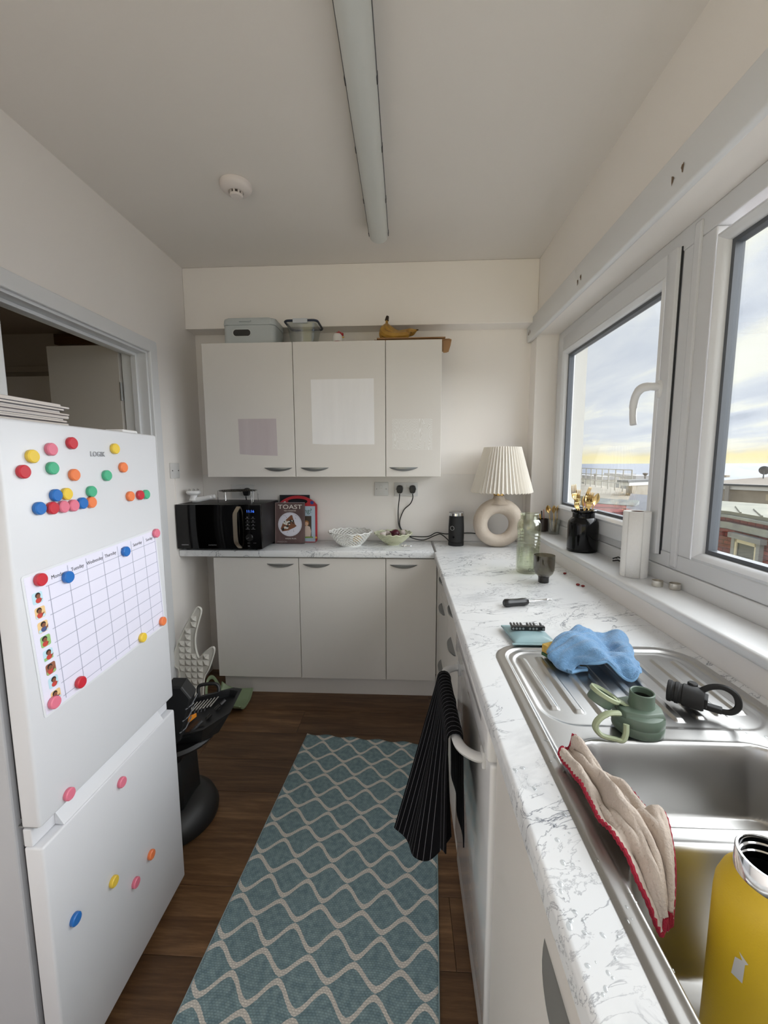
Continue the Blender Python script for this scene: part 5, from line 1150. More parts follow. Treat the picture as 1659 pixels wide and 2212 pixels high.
def onbottle(poly, a0, r):  # sticker bent round the body
    bm = nb(); vs = [bm.verts.new((yc_[0]+r*cos(a0+u/r), yc_[1]+r*sin(a0+u/r), yz+v)) for u, v in poly]; bm.faces.new(vs); return bm
part('sticker', onbottle([(-.0058, .136), (.004, .136), (.0045, .158), (.007, .161), (-.001, .1665), (.002, .160), (-.004, .157)], radians(205), .0469), M('sticker_remnant', (196, 196, 196), .5), yb)
part('scratch', onbottle([(-.011, .060), (-.010, .060), (.016, .030), (.015, .030)], radians(212), .0469), MATS['sticker_remnant'], yb)
drop = glassm('water_drop', (246, 248, 249), .12, .03, .4)
rg = random.Random(11)
wet = nb()
for k in range(64):
    if k < 32: x, y_, zz = rg.uniform(.175, .228), rg.uniform(.33, .62), ZT
    elif k < 56: x, y_ = rg.uniform(.236, .262), rg.uniform(.34, .75); zz = ZT+sink_z(x, y_)
    else: x, y_ = rg.uniform(.60, .70), rg.uniform(.66, .75); zz = ZT+sink_z(x, y_)
    r_ = rg.uniform(.0012, .0036); lathe(wet, [(r_, 0), (r_*.8, r_*.16), (0, r_*.24)], seg=10, M4=xf((x, y_, zz+.00015), rz=rg.uniform(0, 6)) @ Matrix.Diagonal((1, rg.uniform(.6, 1.6), 1, 1)), cap=False)
solo('water_drops', wet, drop, 'spilled water droplets on the worktop edge and sink rim', 'water drops', kind='stuff', smooth='all')

# ================================================================== ON THE WINDOW BOARD
ZW = .984+E0
jc = (.803, 1.876)
jar = thing('utensil_jar', 'glossy black jar full of gold cutlery on the window board', 'jar', (*jc, ZW))
part('jar_body', LT([(0, .001), (.060, 0), (.0635, .004), (.0640, .010), (.0625, .012), (.0640, .015), (.0640, .118), (.0615, .134), (.053, .147), (.0465, .153), (.0455, .172), (.048, .176), (.0520, .179), (.0520, .186), (.048, .188), (.043, .186), (.041, .172), (.041, .150), (.056, .125), (.058, .02), (0, .012)], (*jc, ZW), 48, cap=False), black_g, jar, smooth=True)
def fork_mesh():
    bm = nb()
    tube(bm, [(0, 0, 0), (0, 0, .05), (0, 0, .10), (0, .001, .125), (0, .003, .132)], [.0038, .0034, .0022, .0020, .0030], 8, flat=1.0)
    gridf(bm, lambda u, v: ((u-.5)*(.012+.012*sst(0, .55, v)), .003+.006*sin(v*pi*.7)-.0015, .130+.032*v), 6, 6, uv=False)
    bm2 = [(-.0102), (-.0034), (.0034), (.0102)]
    for x in bm2: tube(bm, [(x, .0072, .160), (x, .0045, .178), (x*.97, .001, .196), (x*.95, -.001, .202)], [.0021, .0019, .0015, .0006], 6)
    return bm
def spoon_mesh(s=1.0):
    bm = nb(); tube(bm, [(0, 0, 0), (0, 0, .05*s), (0, 0, .11*s), (0, .002, .135*s), (0, .003, .142*s)], [.0038*s, .0034*s, .0022*s, .0022*s, .0032*s], 8)
    def f(u, v):
        a = v*pi; w = .019*s*sin(a)**.75*(1.08-.2*v); d = .007*s*sin(a)*(1-((u-.5)*2)**2)
        return ((u-.5)*2*w, .003+d, .138*s+.058*s*v)
    gridf(bm, f, 8, 12, uv=False); return bm
fk = None
def cutlery(kind, label, base, top, spin, group, s=1.0):
    b, t_ = Vector(base), Vector(top); z = (t_-b).normalized(); x = Vector((cos(spin), sin(spin), 0)); y_ = z.cross(x).normalized(); x = y_.cross(z)
    mat = Matrix((x, y_, z)).transposed().to_4x4(); mat.translation = b
    me_key = kind+str(s)
    o = bpy.data.objects.new('gold_'+kind, CUT[me_key]); COL.objects.link(o); o.matrix_world = mat; W[o] = mat
    md = o.modifiers.new('thickness', 'SOLIDIFY'); md.thickness = .0012
    return props(o, label, kind, group)
def cutmesh(bm):
    bmesh.ops.recalc_face_normals(bm, faces=bm.faces); me = bpy.data.meshes.new('cutlery'); bm.to_mesh(me); bm.free(); me.materials.append(gold)
    for p in me.polygons: p.use_smooth = True
    return me
CUT = {'fork1.0': cutmesh(fork_mesh()), 'spoon1.0': cutmesh(spoon_mesh()), 'spoon0.78': cutmesh(spoon_mesh(.78))}
g_ = 'gold cutlery in the black jar'
zb_ = ZW+.055
def jt(kind, label, bx, by, dx_, dy_, spin, zb=None):
    cutlery(kind, label, (jc[0]+bx, jc[1]+by, zb or zb_), (jc[0]+dx_, jc[1]+dy_, ZW+.26), spin, g_)
jt('fork', 'tallest gold fork, upright at the wall side of the black jar', -.012, .010, -.036, .018, radians(10), ZW+.100)
jt('fork', 'gold fork leaning with splayed tines in the middle of the black jar', -.014, -.004, .022, .008, radians(35), ZW+.090)
jt('fork', 'gold fork low at the front of the black jar', .006, -.018, .010, -.030, radians(-20), ZW+.062)
jt('fork', 'gold fork behind the low front fork in the black jar', .010, .0, .024, -.012, radians(-5), ZW+.066)
jt('fork', 'gold fork at the back of the black jar', -.006, .016, -.012, .034, radians(20), ZW+.074)
jt('fork', 'short-standing gold fork by the jar rim at the wall side', -.020, .002, -.034, -.006, radians(5), ZW+.058)
jt('spoon', 'large gold spoon leaning out of the black jar towards the room', .004, .008, .056, -.012, radians(15), ZW+.074)
jt('spoon', 'gold spoon standing between the forks in the black jar', -.002, -.010, .002, .006, radians(60), ZW+.056)
jt('spoon', 'gold spoon tilted to the window in the black jar', .012, .010, .034, .022, radians(-30), ZW+.060)
# small glass of teaspoons and a dark cup of odds and ends
tc_ = (.838, 2.330)
tg = thing('small_glass', 'small clear ribbed glass holding gold teaspoons', 'glass', (*tc_, ZW))
part('shell', LT([(0, .004), (.024, 0), (.0265, .004), (.033, .080), (.0318, .080), (.0252, .008), (0, .009)], (*tc_, ZW), 20, cap=False, fn=lambda a, r, z: r*(1+.012*cos(10*a))), glassm('clear_glass', (240, 242, 240), .10, .02, .6), tg, smooth=True)
for k, (a, b, c, d) in enumerate(((-.010, .004, -.026, .008), (.002, -.008, -.008, -.020), (.010, .002, .014, -.006), (.004, .010, .028, .016), (-.006, -.004, .004, .020))):
    cutlery('spoon', ['gold teaspoon at the wall side of the small glass', 'gold teaspoon at the front of the small glass', 'gold teaspoon in the middle of the small glass', 'dark gold teaspoon at the window side of the small glass', 'gold teaspoon at the back of the small glass'][k], (tc_[0]+a, tc_[1]+b, ZW+.011), (tc_[0]+c, tc_[1]+d, ZW+.11), radians(30*k), 'gold teaspoons in the small glass', .78)
kc = (.812, 2.435)
kk = thing('dark_cup', 'small dark cup of odds and ends behind the teaspoons', 'cup', (*kc, ZW))
part('cup', LT([(0, .003), (.026, 0), (.029, .003), (.031, .072), (.029, .072), (.027, .006), (0, .006)], (*kc, ZW), 28, cap=False), M('dark_brown_glaze', (52, 42, 38), .3), kk, smooth=True)
odd = [('yellow pen', 'bright yellow clip standing in the dark cup', (232, 186, 40), -.010, -.008, -.024, -.012, .100), ('', 'dark paddle-shaped stirrer in the dark cup', (30, 26, 26), -.002, .002, -.010, .004, .118), ('', 'pinkish straw leaning out of the dark cup', (196, 128, 116), .006, .002, -.004, -.016, .128)]
for k, (_, lb, col, a, b, c, d, h) in enumerate(odd):
    bm = nb(); tube(bm, [(kc[0]+a, kc[1]+b, ZW+.008), (kc[0]+(a+c)/2, kc[1]+(b+d)/2, ZW+h*.6), (kc[0]+c, kc[1]+d, ZW+h)], [.003, .004, .007 if k < 2 else .004], 8, flat=.5); solo(['yellow_clip', 'stirrer', 'straw'][k], bm, M('odd_%d' % k, col, .4), lb, ['clip', 'stirrer', 'straw'][k], smooth=True, loc=(kc[0], kc[1], ZW+.008))
# kitchen roll
rc = (.806, 1.458)
kr = thing('kitchen_roll', 'white quilted kitchen roll standing on the window board', 'paper towel', (*rc, ZW))
qm = bpy.data.materials.new('quilted_paper'); qm.use_nodes = True; t__ = qm.node_tree; b_ = t__.nodes['Principled BSDF']; b_.inputs['Base Color'].default_value = lin((240, 239, 236)); b_.inputs['Roughness'].default_value = .95
tcq = N(t__, 'ShaderNodeTexCoord'); wq = N(t__, 'ShaderNodeTexVoronoi', i_Scale=190.0); t__.links.new(tcq.outputs['Object'], wq.inputs['Vector']); bq = N(t__, 'ShaderNodeBump', i_Strength=.35, i_Distance=.001); t__.links.new(wq.outputs['Distance'], bq.inputs['Height']); t__.links.new(bq.outputs[0], b_.inputs['Normal'])
part('paper', LT([(.020, .0), (.042, 0), (.0425, .002), (.0425, .226), (.0415, .228), (.020, .228), (.0198, .2)], (*rc, ZW), 56, cap=False, fn=lambda a, r, z: r*(1+.0035*sin(3*a))), qm, kr, smooth=True)
bm = nb(); gridf(bm, lambda u, v: (rc[0]+(.0428+.0012*u)*cos(radians(205)+u*1.1), rc[1]+(.0428+.0012*u)*sin(radians(205)+u*1.1), ZW+.001+.226*v), 10, 2); ls = part('loose_sheet', bm, qm, kr, smooth='all'); solidify(ls, .0008)
part('core', LT([(.0197, .001), (.0197, .2275), (.0185, .2275), (.0185, .001)], (*rc, ZW), 32, cap=False), M('core_card', (112, 72, 58), .9), kr, smooth=True)
for k, (x, y_) in enumerate(((.8135, 1.332), (.848, 1.300))):
    tl = thing('tealight_cup', ['empty metal tealight cup nearest the kitchen roll', 'empty metal tealight cup further along from the kitchen roll'][k], 'tealight', (x, y_, ZW), group='metal tealight cups')
    part('cup', LT([(0, .001), (.0150, 0), (.0162, .002), (.0162, .0185), (.0152, .0188), (.0150, .003), (0, .003)], (x, y_, ZW), 30, cap=False), M('tealight_alu', (222, 218, 210), .3, 1.0), tl, smooth=True)
    part('wax', LT([(0, .0034), (.0148, .0034), (.0148, .009), (0, .0085)], (x, y_, ZW), 24), M('old_wax', (206, 200, 190), .5), tl, smooth=True)
hc = thing('hair_clip', 'small black spring clip by the kitchen roll', 'clip', (.852, 1.655, ZW))
for s in (0, .009): part('jaw', TB([(.836, 1.665, ZW+.004+s), (.852, 1.655, ZW+.008+s*1.5), (.868, 1.640, ZW+.004+s)], .0028, 6), black_p, hc)
part('spring', TB([(.848+.004*cos(a*.9), 1.656, ZW+.012+.004*sin(a*.9)) for a in range(14)], .0012, 5), chrome, hc)

# ================================================================== ON TOP OF THE WALL CABINETS
ZK = WZ1+E0
bb = thing('bread_bin', 'pale grey lidded bread bin with an oval window on the wall cabinet', 'bread bin', (-.855, 2.42, ZK))
gm = M('bin_grey', (188, 194, 194), .5, bump=(260, .08))
bm = nb(); prism(bm, rrect(-1.002, -.712, 2.320, 2.508, .030, 6), lambda u, v: (u, v, ZK), lambda u, v: (u, v, ZK+.108), bev=.003); bod = part('bin_body', bm, gm, bb, smooth=True)
bm = nb(); prism(bm, rrect(-1.005, -.709, 2.317, 2.511, .032, 6), lambda u, v: (u, v, ZK+.109), lambda u, v: (-.857+(u+.857)*.975, 2.414+(v-2.414)*.965, ZK+.146), bev=.008); lid = part('lid', bm, gm, bb, smooth=True)
bm = nb(); prism(bm, [(-.905, 0), (-.845, 0), (-.841, .005), (-.909, .005)], lambda u, v: (u, 2.306, ZK+.124+v), lambda u, v: (u, 2.322, ZK+.124+v)); part('lid_tab', bm, gm, lid)
bm = nb(); prism(bm, rrect(-.946, -.842, ZK+.046, ZK+.088, .0205, 8), lambda u, v: (u, 2.3205, v), lambda u, v: (u, 2.3165, v)); part('window_frame', bm, M('bin_frame', (206, 210, 208), .35), bod, smooth=True)
bm = nb(); prism(bm, rrect(-.942, -.846, ZK+.050, ZK+.084, .0165, 8), lambda u, v: (u, 2.317, v), lambda u, v: (u, 2.3158, v)); part('dark_window', bm, M('bin_window', (44, 44, 42), .25), bod)
# clear plastic food box, mouth frame with a dark seal, tilted lid resting in it
fb = thing('food_box', 'clear plastic food box with a dark-sealed lid on the wall cabinet', 'food container', (-.56, 2.39, ZK))
cp_ = glassm('clear_plastic', (243, 245, 244), .05, .06, .35)
def tub(o, z): return [(-.565+(u+.565)*o, 2.39+(v-2.39)*o, ZK+z) for u, v in rrect(-.648, -.482, 2.315, 2.465, .022, 4)]
bm = nb(); rgs = [[bm.verts.new(p) for p in tub(o, z)] for o, z in ((.70, .0), (.76, .004), (1.0, .112), (.975, .112), (.73, .008))]
for a, b in zip(rgs, rgs[1:]):
    for i in range(len(a)): j = (i+1) % len(a); bm.faces.new([a[i], a[j], b[j], b[i]])
bm.faces.new(rgs[0]); bm.faces.new(rgs[-1]); part('tub', bm, cp_, fb, smooth=True)
lidM = Matrix.Translation((-.565, 2.39, ZK+.122)) @ Matrix.Rotation(radians(0), 4, 'X')
bm = nb(); rr_ = [Vector((u+.565, v-2.39, 0)) for u, v in rrect(-.656, -.474, 2.307, 2.473, .026, 4)]; tube(bm, [lidM @ p for p in rr_], .0062, 6, closed=True); part('seal', bm, M('seal_navy', (44, 52, 70), .4), fb, smooth=True)
bm = nb(); prism(bm, [(p.x*.99, p.y*.99) for p in rr_], lambda u, v: lidM @ Vector((u, v, .004)), lambda u, v: lidM @ Vector((u, v, .008))); lidp = part('lid', bm, cp_, fb)
part('clip', B(-.605, -.525, 2.294, 2.302, ZK+.106, ZK+.130, bev=.002), M('clip_frost', (196, 200, 204), .4), lidp)
# rooster ornament
rc_ = (-.372, 2.36)
ro = thing('rooster_ornament', 'small white ceramic rooster with a red comb between box and bananas', 'ornament', (*rc_, ZK))
part('collar', LT([(0, 0), (.034, 0), (.037, .008), (.033, .018), (.030, .020), (0, .020)], (*rc_, ZK), 28), M('rooster_red', (150, 26, 36), .4), ro, smooth=True)
part('head', LT([(.0305, .0205), (.0305, .034), (.027, .052), (.018, .064), (0, .069)], (*rc_, ZK), 28), M('rooster_white', (228, 226, 222), .4), ro, smooth=True)
for k in range(5): a = (k-1.8)*.010; part('comb', LT([(.0055, 0), (.005, .012), (.002, .022-.003*abs(k-2)), (0, .024-.003*abs(k-2))], (rc_[0]+.006+a, rc_[1], ZK+.058-.002*abs(k-2)), 8), MATS['icon_red'] if False else M('comb_red', (176, 34, 42), .45), ro, smooth=True)
part('beak', LT([(.006, 0), (0, .016)], seg=10, M4=xf((rc_[0]+.026, rc_[1]-.004, ZK+.044), ry=radians(80))), M('beak_yellow', (226, 176, 70), .45), ro, smooth=True)
# flattened cardboard box under the bananas, flap hanging over the cabinet end
card = M('cardboard', (168, 130, 92), .9, bump=(60, .2), var=(10, (150, 114, 78)))
cbx = thing('cardboard_box', 'flattened cardboard box under the bananas with a flap over the cabinet edge', 'cardboard', (.03, 2.4, ZK))
part('sheet', B(-.190, .205, 2.292, 2.545, ZK, ZK+.0055, bev=.0008), card, cbx); part('sheet', B(-.165, .232, 2.300, 2.54, ZK+.0065, ZK+.0120, bev=.0008), card, cbx); part('sheet', B(-.150, .215, 2.288, 2.53, ZK+.0130, ZK+.0185, bev=.0008), card, cbx)
bm = nb(); prism(bm, [(.002, .0), (.046, .004), (.040, -.028), (.030, -.060), (.010, -.064), (.002, -.064)], lambda u, v: (.2035+u, 2.302, ZK+.004+v), lambda u, v: (.2035+u, 2.3065, ZK+.004+v), bev=.001); part('flap', bm, card, cbx)
bm = nb(); prism(bm, [(0, 0), (.25, 0), (.25, .006), (0, .006)], lambda u, v: (.232, 2.298+u, ZK+.006+v), lambda u, v: (.246, 2.298+u, ZK+.002+v)); part('flap_fold', bm, card, cbx)
zb2 = ZK+.0190
bn = thing('banana_bunch', 'bunch of spotted ripe bananas on the cardboard', 'bananas', (-.04, 2.37, zb2))
ban = M('banana_skin', (190, 148, 62), .5, var=(16, (150, 108, 42)), bump=(20, .1)); tip = M('banana_tip', (48, 34, 24), .7)
crown = Vector((-.100, 2.372, zb2+.118))
ends = [((-.118, 2.328, .045), (-.075, 2.322, .020), (.0, 2.322, .022), (.030, 2.325, .034)), ((-.096, 2.345, .060), (-.050, 2.340, .030), (.020, 2.345, .040), (.062, 2.350, .055)), ((-.125, 2.385, .05), (-.10, 2.40, .020), (-.03, 2.41, .020), (.015, 2.412, .030)), ((-.08, 2.395, .07), (-.03, 2.40, .048), (.03, 2.405, .058), (.070, 2.405, .072))]
for e in ends:
    c = [crown+Vector((0, 0, .002)), crown+Vector((.0, -.002, -.022))] + [Vector((a, b, zb2+max(c_, .020))) for a, b, c_ in e]
    pts = spl(c, 6); n = len(pts); rad = [(.0055 if i < 5 else (.0055+.0150*sst(4, 12, i))*(1-.80*sst(n-6, n-1, i))) for i in range(n)]
    b1 = part('banana', TB(pts, rad, 7), ban, bn, smooth=True); part('tip', TB([pts[-1], pts[-1]+(pts[-1]-pts[-2]).normalized()*.005], [.0038, .003], 7), tip, b1)
part('crown', TB([crown+Vector((0, 0, -.004)), crown+Vector((.003, 0, .012)), crown+Vector((.005, 0, .020))], [.011, .009, .007], 8), tip, bn, smooth=True)
# ================================================================== ON THE FLOOR
def rug_mat():
    m = bpy.data.materials.new('ogee_weave'); m.use_nodes = True; t = m.node_tree; b = t.nodes['Principled BSDF']; lk = t.links.new
    tc = N(t, 'ShaderNodeTexCoord'); sp = N(t, 'ShaderNodeSeparateXYZ'); lk(tc.outputs['UV'], sp.inputs[0])
    def mth(op, a, c=None, clamp=False):
        n = N(t, 'ShaderNodeMath', operation=op, use_clamp=clamp)
        for i, v in enumerate((a, c)):
            if v is None: continue
            if isinstance(v, (int, float)): n.inputs[i].default_value = v
            else: lk(v, n.inputs[i])
        return n.outputs[0]
    nz = N(t, 'ShaderNodeTexNoise', i_Scale=170.0, i_Detail=1.0); lk(tc.outputs['UV'], nz.inputs['Vector'])
    jit = mth('MULTIPLY', mth('SUBTRACT', nz.outputs['Fac'], .5), .012)
    X = mth('ADD', mth('DIVIDE', sp.outputs[0], .131), mth('MULTIPLY', jit, 2.0)); Y = mth('ADD', mth('DIVIDE', sp.outputs[1], .0672), jit)
    def wave(par):
        # distance to the nearest line of one parity: rounded crest, pointed trough
        xs_ = mth('ADD', X, .5*par); fr = mth('FRACT', xs_); tri = mth('MULTIPLY', mth('ABSOLUTE', mth('SUBTRACT', fr, .5)), 2.0)     # 0 at crest, 1 at trough
        cs = mth('ADD', mth('MULTIPLY', mth('COSINE', mth('MULTIPLY', tri, pi)), .5), .5); shp = mth('ADD', mth('MULTIPLY', cs, .7), mth('MULTIPLY', mth('SUBTRACT', 1.0, tri), .3))            # crest 1, trough 0
        y0 = mth('ADD', mth('MULTIPLY', mth('SUBTRACT', Y, float(par)), .5), mth('MULTIPLY', shp, -.375)); f = mth('FRACT', y0); return mth('ABSOLUTE', mth('SUBTRACT', f, .5))
    d = mth('MINIMUM', wave(0), wave(1))
    line = mth('LESS_THAN', d, .058)
    # woven texture: small staggered picks
    br = N(t, 'ShaderNodeTexBrick', i_Scale=1.0); br.offset = .5; br.inputs['Brick Width'].default_value = .0085; br.inputs['Row Height'].default_value = .0055; br.inputs['Mortar Size'].default_value = .0011; lk(tc.outputs['UV'], br.inputs['Vector'])
    br.inputs['Color1'].default_value = (1, 1, 1, 1); br.inputs['Color2'].default_value = (.80, .80, .80, 1); br.inputs['Mortar'].default_value = (.55, .55, .55, 1)
    nz2 = N(t, 'ShaderNodeTexNoise', i_Scale=60.0, i_Detail=4.0); lk(tc.outputs['UV'], nz2.inputs['Vector'])
    teal = ramp(t, [(.35, lin((128, 154, 162))), (.65, lin((154, 180, 186)))]); lk(nz2.outputs['Fac'], teal.inputs[0])
    mx = N(t, 'ShaderNodeMix', data_type='RGBA'); lk(line, mx.inputs[0]); lk(teal.outputs[0], mx.inputs[6]); mx.inputs[7].default_value = lin((236, 232, 224))
    mm_ = N(t, 'ShaderNodeMix', data_type='RGBA', blend_type='MULTIPLY', i_0=.65); lk(mx.outputs[2], mm_.inputs[6]); lk(br.outputs['Color'], mm_.inputs[7])
    lk(mm_.outputs[2], b.inputs['Base Color']); b.inputs['Roughness'].default_value = .95; b.inputs['Specular IOR Level'].default_value = .1
    bp = N(t, 'ShaderNodeBump', i_Strength=.5, i_Distance=.002); lk(br.outputs['Color'], bp.inputs['Height']); lk(bp.outputs[0], b.inputs['Normal'])
    return m
RA = radians(-3.9); RW, RL = .655, 1.95
rugM = xf((.158, 1.885, 0), rz=RA)      # far right corner; runs back towards -Y
rug = thing('rug_runner', 'teal woven runner with a cream wavy lattice pattern', 'rug', rugM)
bm = nb(); lay = bm.loops.layers.uv.verify()
nu, nv = 60, 150
def rugp(u, v):
    wv = .0035*(1+sin(u*5*2*pi+.6))*math.exp(-v*30)          # the far hem ripples up a little
    return (-u*RW, .012*u-v*RL+.0025*sin(u*5*2*pi), .0042+wv)
vs = [[bm.verts.new(rugp(i/nu, j/nv)) for i in range(nu+1)] for j in range(nv+1)]
for j in range(nv):
    for i in range(nu):
        f = bm.faces.new([vs[j][i], vs[j][i+1], vs[j+1][i+1], vs[j+1][i]])
        for lp, (a, c) in zip(f.loops, ((i, j), (i+1, j), (i+1, j+1), (i, j+1))): lp[lay].uv = (2-a/nu*RW, 4-c/nv*RL)
ro_ = part('weave', bm, rug_mat(), rug, local=True, smooth='all'); md = solidify(ro_, .0036, -1)
for u in (0, 1):
    part('selvedge', TB([(rugp(u, k/60)[0]+(.001 if u == 0 else -.001), rugp(u, k/60)[1], .0032) for k in range(61)], .0024, 5) if False else (lambda: (lambda b: (tube(b, [(-u*RW, .012*u-k/60*RL, .0028) for k in range(61)], .0022, 5), b)[1])(nb()))(), M('rug_edge', (150, 172, 176), .95), rug, local=True)
# black pedestal stool
pc = (-.905, 1.425)
ps = thing('pedestal_stool', 'black pedestal stool with a domed foot, half hidden by the fridge', 'stool', (*pc, 0))
part('foot', LT([(0, .0005), (.150, .0005), (.168, .012), (.170, .030), (.158, .060), (.120, .092), (.078, .108), (0, .112)], (*pc, 0), 48), M('stool_black', (20, 20, 21), .42), ps, smooth=True)
bm = nb(); prism(bm, rrect(-.078, .085, -.075, .075, .018, 4), lambda u, v: (pc[0]+u, pc[1]+v, .09), lambda u, v: (pc[0]+u*.93, pc[1]+v*.93, .285), bev=.004); part('column', bm, MATS['stool_black'], ps, smooth=True)
bm = nb(); prism(bm, rrect(-.075, .080, -.070, .070, .018, 4), lambda u, v: (pc[0]+u, pc[1]+v, .2855), lambda u, v: (pc[0]+u*1.35, pc[1]+v*1.35, .345), bev=.004); part('seat_bracket', bm, MATS['stool_black'], ps, smooth=True)
part('seat', LT([(0, .345), (.125, .345), (.150, .352), (.155, .362), (.145, .372), (0, .374)], (pc[0]+.03, pc[1], 0), 40), MATS['stool_black'], ps, smooth=True)
# open drill-bit case standing on the stool
cM = xf((-.800, 1.420, .3755), rz=radians(12))
tcase = thing('tool_case', 'open black drill-bit case on the stool with an orange bit holder', 'tool case', cM)
case_m = M('case_black', (24, 25, 27), .45, bump=(180, .12)); bitm = MATS['bit_steel']
hexo = [(-.115, -.120), (.070, -.120), (.150, -.050), (.165, .105), (.125, .135), (-.115, .135)]
ins = lambda s: [(.015+(u-.015)*s, .005+(v-.005)*s) for u, v in hexo]
tz = lambda u, v: .02+.050*(u+.115)/.28
bm = nb(); A_ = [bm.verts.new((u, v, 0)) for u, v in ins(.62)]; B_ = [bm.verts.new((u, v, tz(u, v)+.022)) for u, v in hexo]; C_ = [bm.verts.new((u, v, tz(u, v)+.022)) for u, v in ins(.90)]; D_ = [bm.verts.new((u, v, tz(u, v)-.002)) for u, v in ins(.86)]
for a, b in ((A_, B_), (B_, C_), (C_, D_)):
    for i in range(6): bm.faces.new([a[i], a[(i+1) % 6], b[(i+1) % 6], b[i]])
bm.faces.new(A_[::-1]); bm.faces.new(D_); part('tray', bm, case_m, tcase, local=True)
for k in range(9):
    x = -.060+.0135*k; part('drill_bit', TB([(x, .060, tz(x, 0)+.004), (x+.022, .108, tz(x, 0)+.016)], [.0032, .0022], 6), M('bit_pale', (150, 146, 140), .35, .8), tcase, local=True)
for k in range(8): x = -.055+.0125*k; part('hex_bit', TB([(x, .040, tz(x, 0)+.003), (x+.002, .046, tz(x, 0)+.012)], .0034, 6), bitm, tcase, local=True)
bm = nb(); tri = [(-.045, -.010), (.012, .012), (-.028, -.052)]
prism(bm, tri, lambda u, v: (u, v, tz(u, v)+.003), lambda u, v: (u, v, tz(u, v)+.020), bev=.002); oh = part('orange_holder', bm, M('case_orange', (232, 142, 38), .45), tcase, local=True)
bm = nb(); prism(bm, [(-.020+(u+.020)*.55, -.017+(v+.017)*.55) for u, v in tri], lambda u, v: (u, v, tz(u, v)+.0202), lambda u, v: (u, v, tz(u, v)+.0215)); part('holder_recess', bm, M('orange_dark', (176, 98, 22), .5), oh, local=True)
part('card_label', B(-.108, -.060, -.052, -.012, .030, .033), M('label_orange', (200, 124, 60), .5), tcase, local=True)
for k, (x, y_) in enumerate(((.03, -.05), (.055, -.02), (.02, -.075), (.075, .03), (.09, .06))): part('socket', TB([(x, y_, tz(x, y_)+.002), (x+.016, y_+.010, tz(x, y_)+.014)], .0065, 8), [bitm, M('chuck_dark', (58, 56, 54), .35, .8)][k % 2], tcase, local=True)
bm = nb(); prism(bm, [(-.095, .022), (-.055, .055), (-.012, .205), (-.040, .250), (-.085, .255), (-.118, .215), (-.128, .06)], lambda u, v: (u+.055, -.140, v), lambda u, v: (u+.055, -.072, v), bev=.006); ldc = part('lid', bm, case_m, tcase, local=True)
for k in range(3): part('lid_rib', TB([(.000+.012*k, -.142, .085+.042*k), (.016+.012*k, -.128, .092+.042*k), (.024+.012*k, -.086, .108+.042*k)], .0026, 6), M('rib_grey', (70, 72, 76), .4), ldc, local=True)
part('carry_handle', TB(spl([(-.01, .13, .060), (-.012, .140, .098), (.02, .145, .104), (.055, .145, .100), (.066, .140, .085), (.066, .130, .065)], 5), .007, 8), case_m, tcase, local=True, smooth=True)
# white plastic panel with a pyramid grid, leaning in the gap at the end of the worktop
outl = [(-1.233, .533), (-1.209, .528), (-1.208, .498), (-1.231, .426), (-1.248, .353), (-1.247, .286), (-1.228, .227), (-1.193, .259), (-1.148, .294), (-1.132, .280), (-1.146, .226), (-1.171, .158), (-1.202, .095), (-1.227, .060), (-1.258, -.004), (-1.303, .087), (-1.350, .137), (-1.380, .176), (-1.379, .244), (-1.355, .312), (-1.317, .396), (-1.274, .469)]
k_ = 2.135/2.3
outl = [(x*k_, CH+(z-CH)*k_) for x, z in outl]
outl = [(x, z) for x, z in outl]
wp = thing('white_panel', 'white moulded panel with a pyramid grid and scooped edge leaning in the corner gap', 'plastic panel', (-1.20, 2.14, 0))
wpm = M('ivory_plastic', (234, 231, 222), .4)
low_ = [(x, max(z, .0)) for x, z in outl]
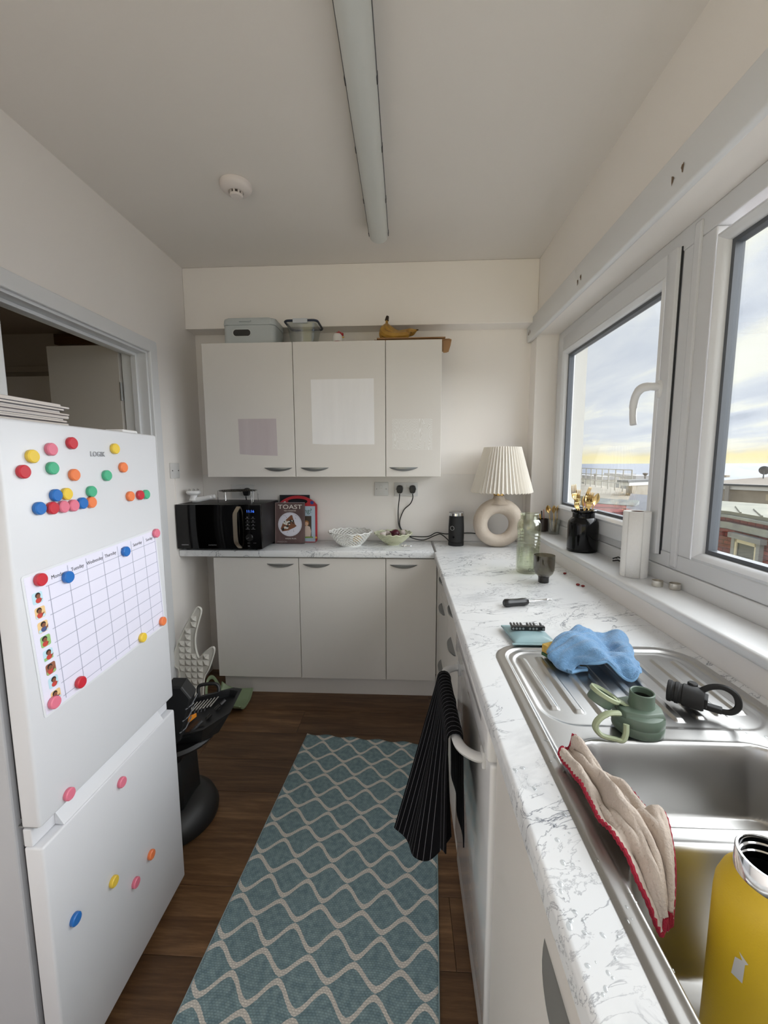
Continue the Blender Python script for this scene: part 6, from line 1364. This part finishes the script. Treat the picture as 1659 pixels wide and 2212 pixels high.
# lower edge carried down to the floor behind the tool case
bm = nb(); lean_ = lambda u, v: 2.150-.05*(.5-v)
poly = outl[:13] + [(-1.130, .02), (-1.150, .001), (-1.262, .001), (-1.278, .05)] + outl[16:]
pv = [Vector((a, b, 0)) for a, b in poly]; poly = []
for i in range(len(pv)):
    a, b, c, d = pv[i-1], pv[i], pv[(i+1) % len(pv)], pv[(i+2) % len(pv)]
    for f in (0, .33, .67): p = .5*((2*b)+(c-a)*f+(2*a-5*b+4*c-d)*f*f+(3*b-a-3*c+d)*f**3); poly.append((max(p.x, XL+.006), max(p.y, .001)))
prism(bm, poly, lambda u, v: (u, lean_(u, v)-.012, v), lambda u, v: (u, lean_(u, v), v)); part('shell', bm, wpm, wp)
part('rim', TB([(u, lean_(u, v)-.012, v) for u, v in poly], .0055, 6, closed=True), wpm, wp, smooth=True)
def inside(x, y_, P):
    r = False
    for i in range(len(P)):
        (a, b), (c, d) = P[i], P[i-1]
        if (b > y_) != (d > y_) and x < (c-a)*(y_-b)/(d-b)+a: r = not r
    return r
pyr = nb(); lathe(pyr, [(.0240, 0), (.0030, .013)], seg=4); bmesh.ops.recalc_face_normals(pyr, faces=pyr.faces); pme = bpy.data.meshes.new('pyramid'); pyr.to_mesh(pme); pyr.free(); pme.materials.append(wpm)
for i in range(-4, 8):
    for j in range(0, 22):
        u = -1.24+.034*i+.003*j*.2; v = .10+.036*j
        if all(inside(u+a, v+b, poly) for a, b in ((-.018, 0), (.018, 0), (0, -.018), (0, .018))):
            o = bpy.data.objects.new('pyramid', pme); COL.objects.link(o); o.parent = wp; o.matrix_local = W[wp].inverted() @ (xf((u, lean_(u, v)-.0122, v), rx=pi/2) @ Matrix.Rotation(pi/4, 4, 'Z')); W[o] = W[wp]
# sage green plastic scoop-shaped step by the cabinet end
sg = M('sage_tub', (124, 140, 108), .45)
gs_ = thing('dustpan', 'sage green plastic dustpan with an arched handle on the floor by the plinth', 'dustpan', (-1.02, 2.2, 0))
def scoop(u, v):
    a = (u-.5)*2; x = -1.075+.175*v; w = .075+.020*v
    y_ = 2.175+a*w; z = .004+.055*abs(a)**3*(1-.2*v)+.05*(1-v)**4+.010*v
    return (x, y_, z)
bm = nb(); gridf(bm, scoop, 24, 18); s_ = part('pan', bm, sg, gs_, smooth='all'); solidify(s_, .004, 0)
part('lip', TB([scoop(i/24, 1) for i in range(25)], .005, 6), sg, gs_, smooth=True)
part('arch_handle', TB(spl([(-1.085, 2.11, .012), (-1.105, 2.12, .09), (-1.118, 2.16, .145), (-1.12, 2.20, .155), (-1.115, 2.24, .13), (-1.09, 2.255, .06), (-1.08, 2.25, .012)], 6), .011, 8, flat=.45), sg, gs_, smooth=True)
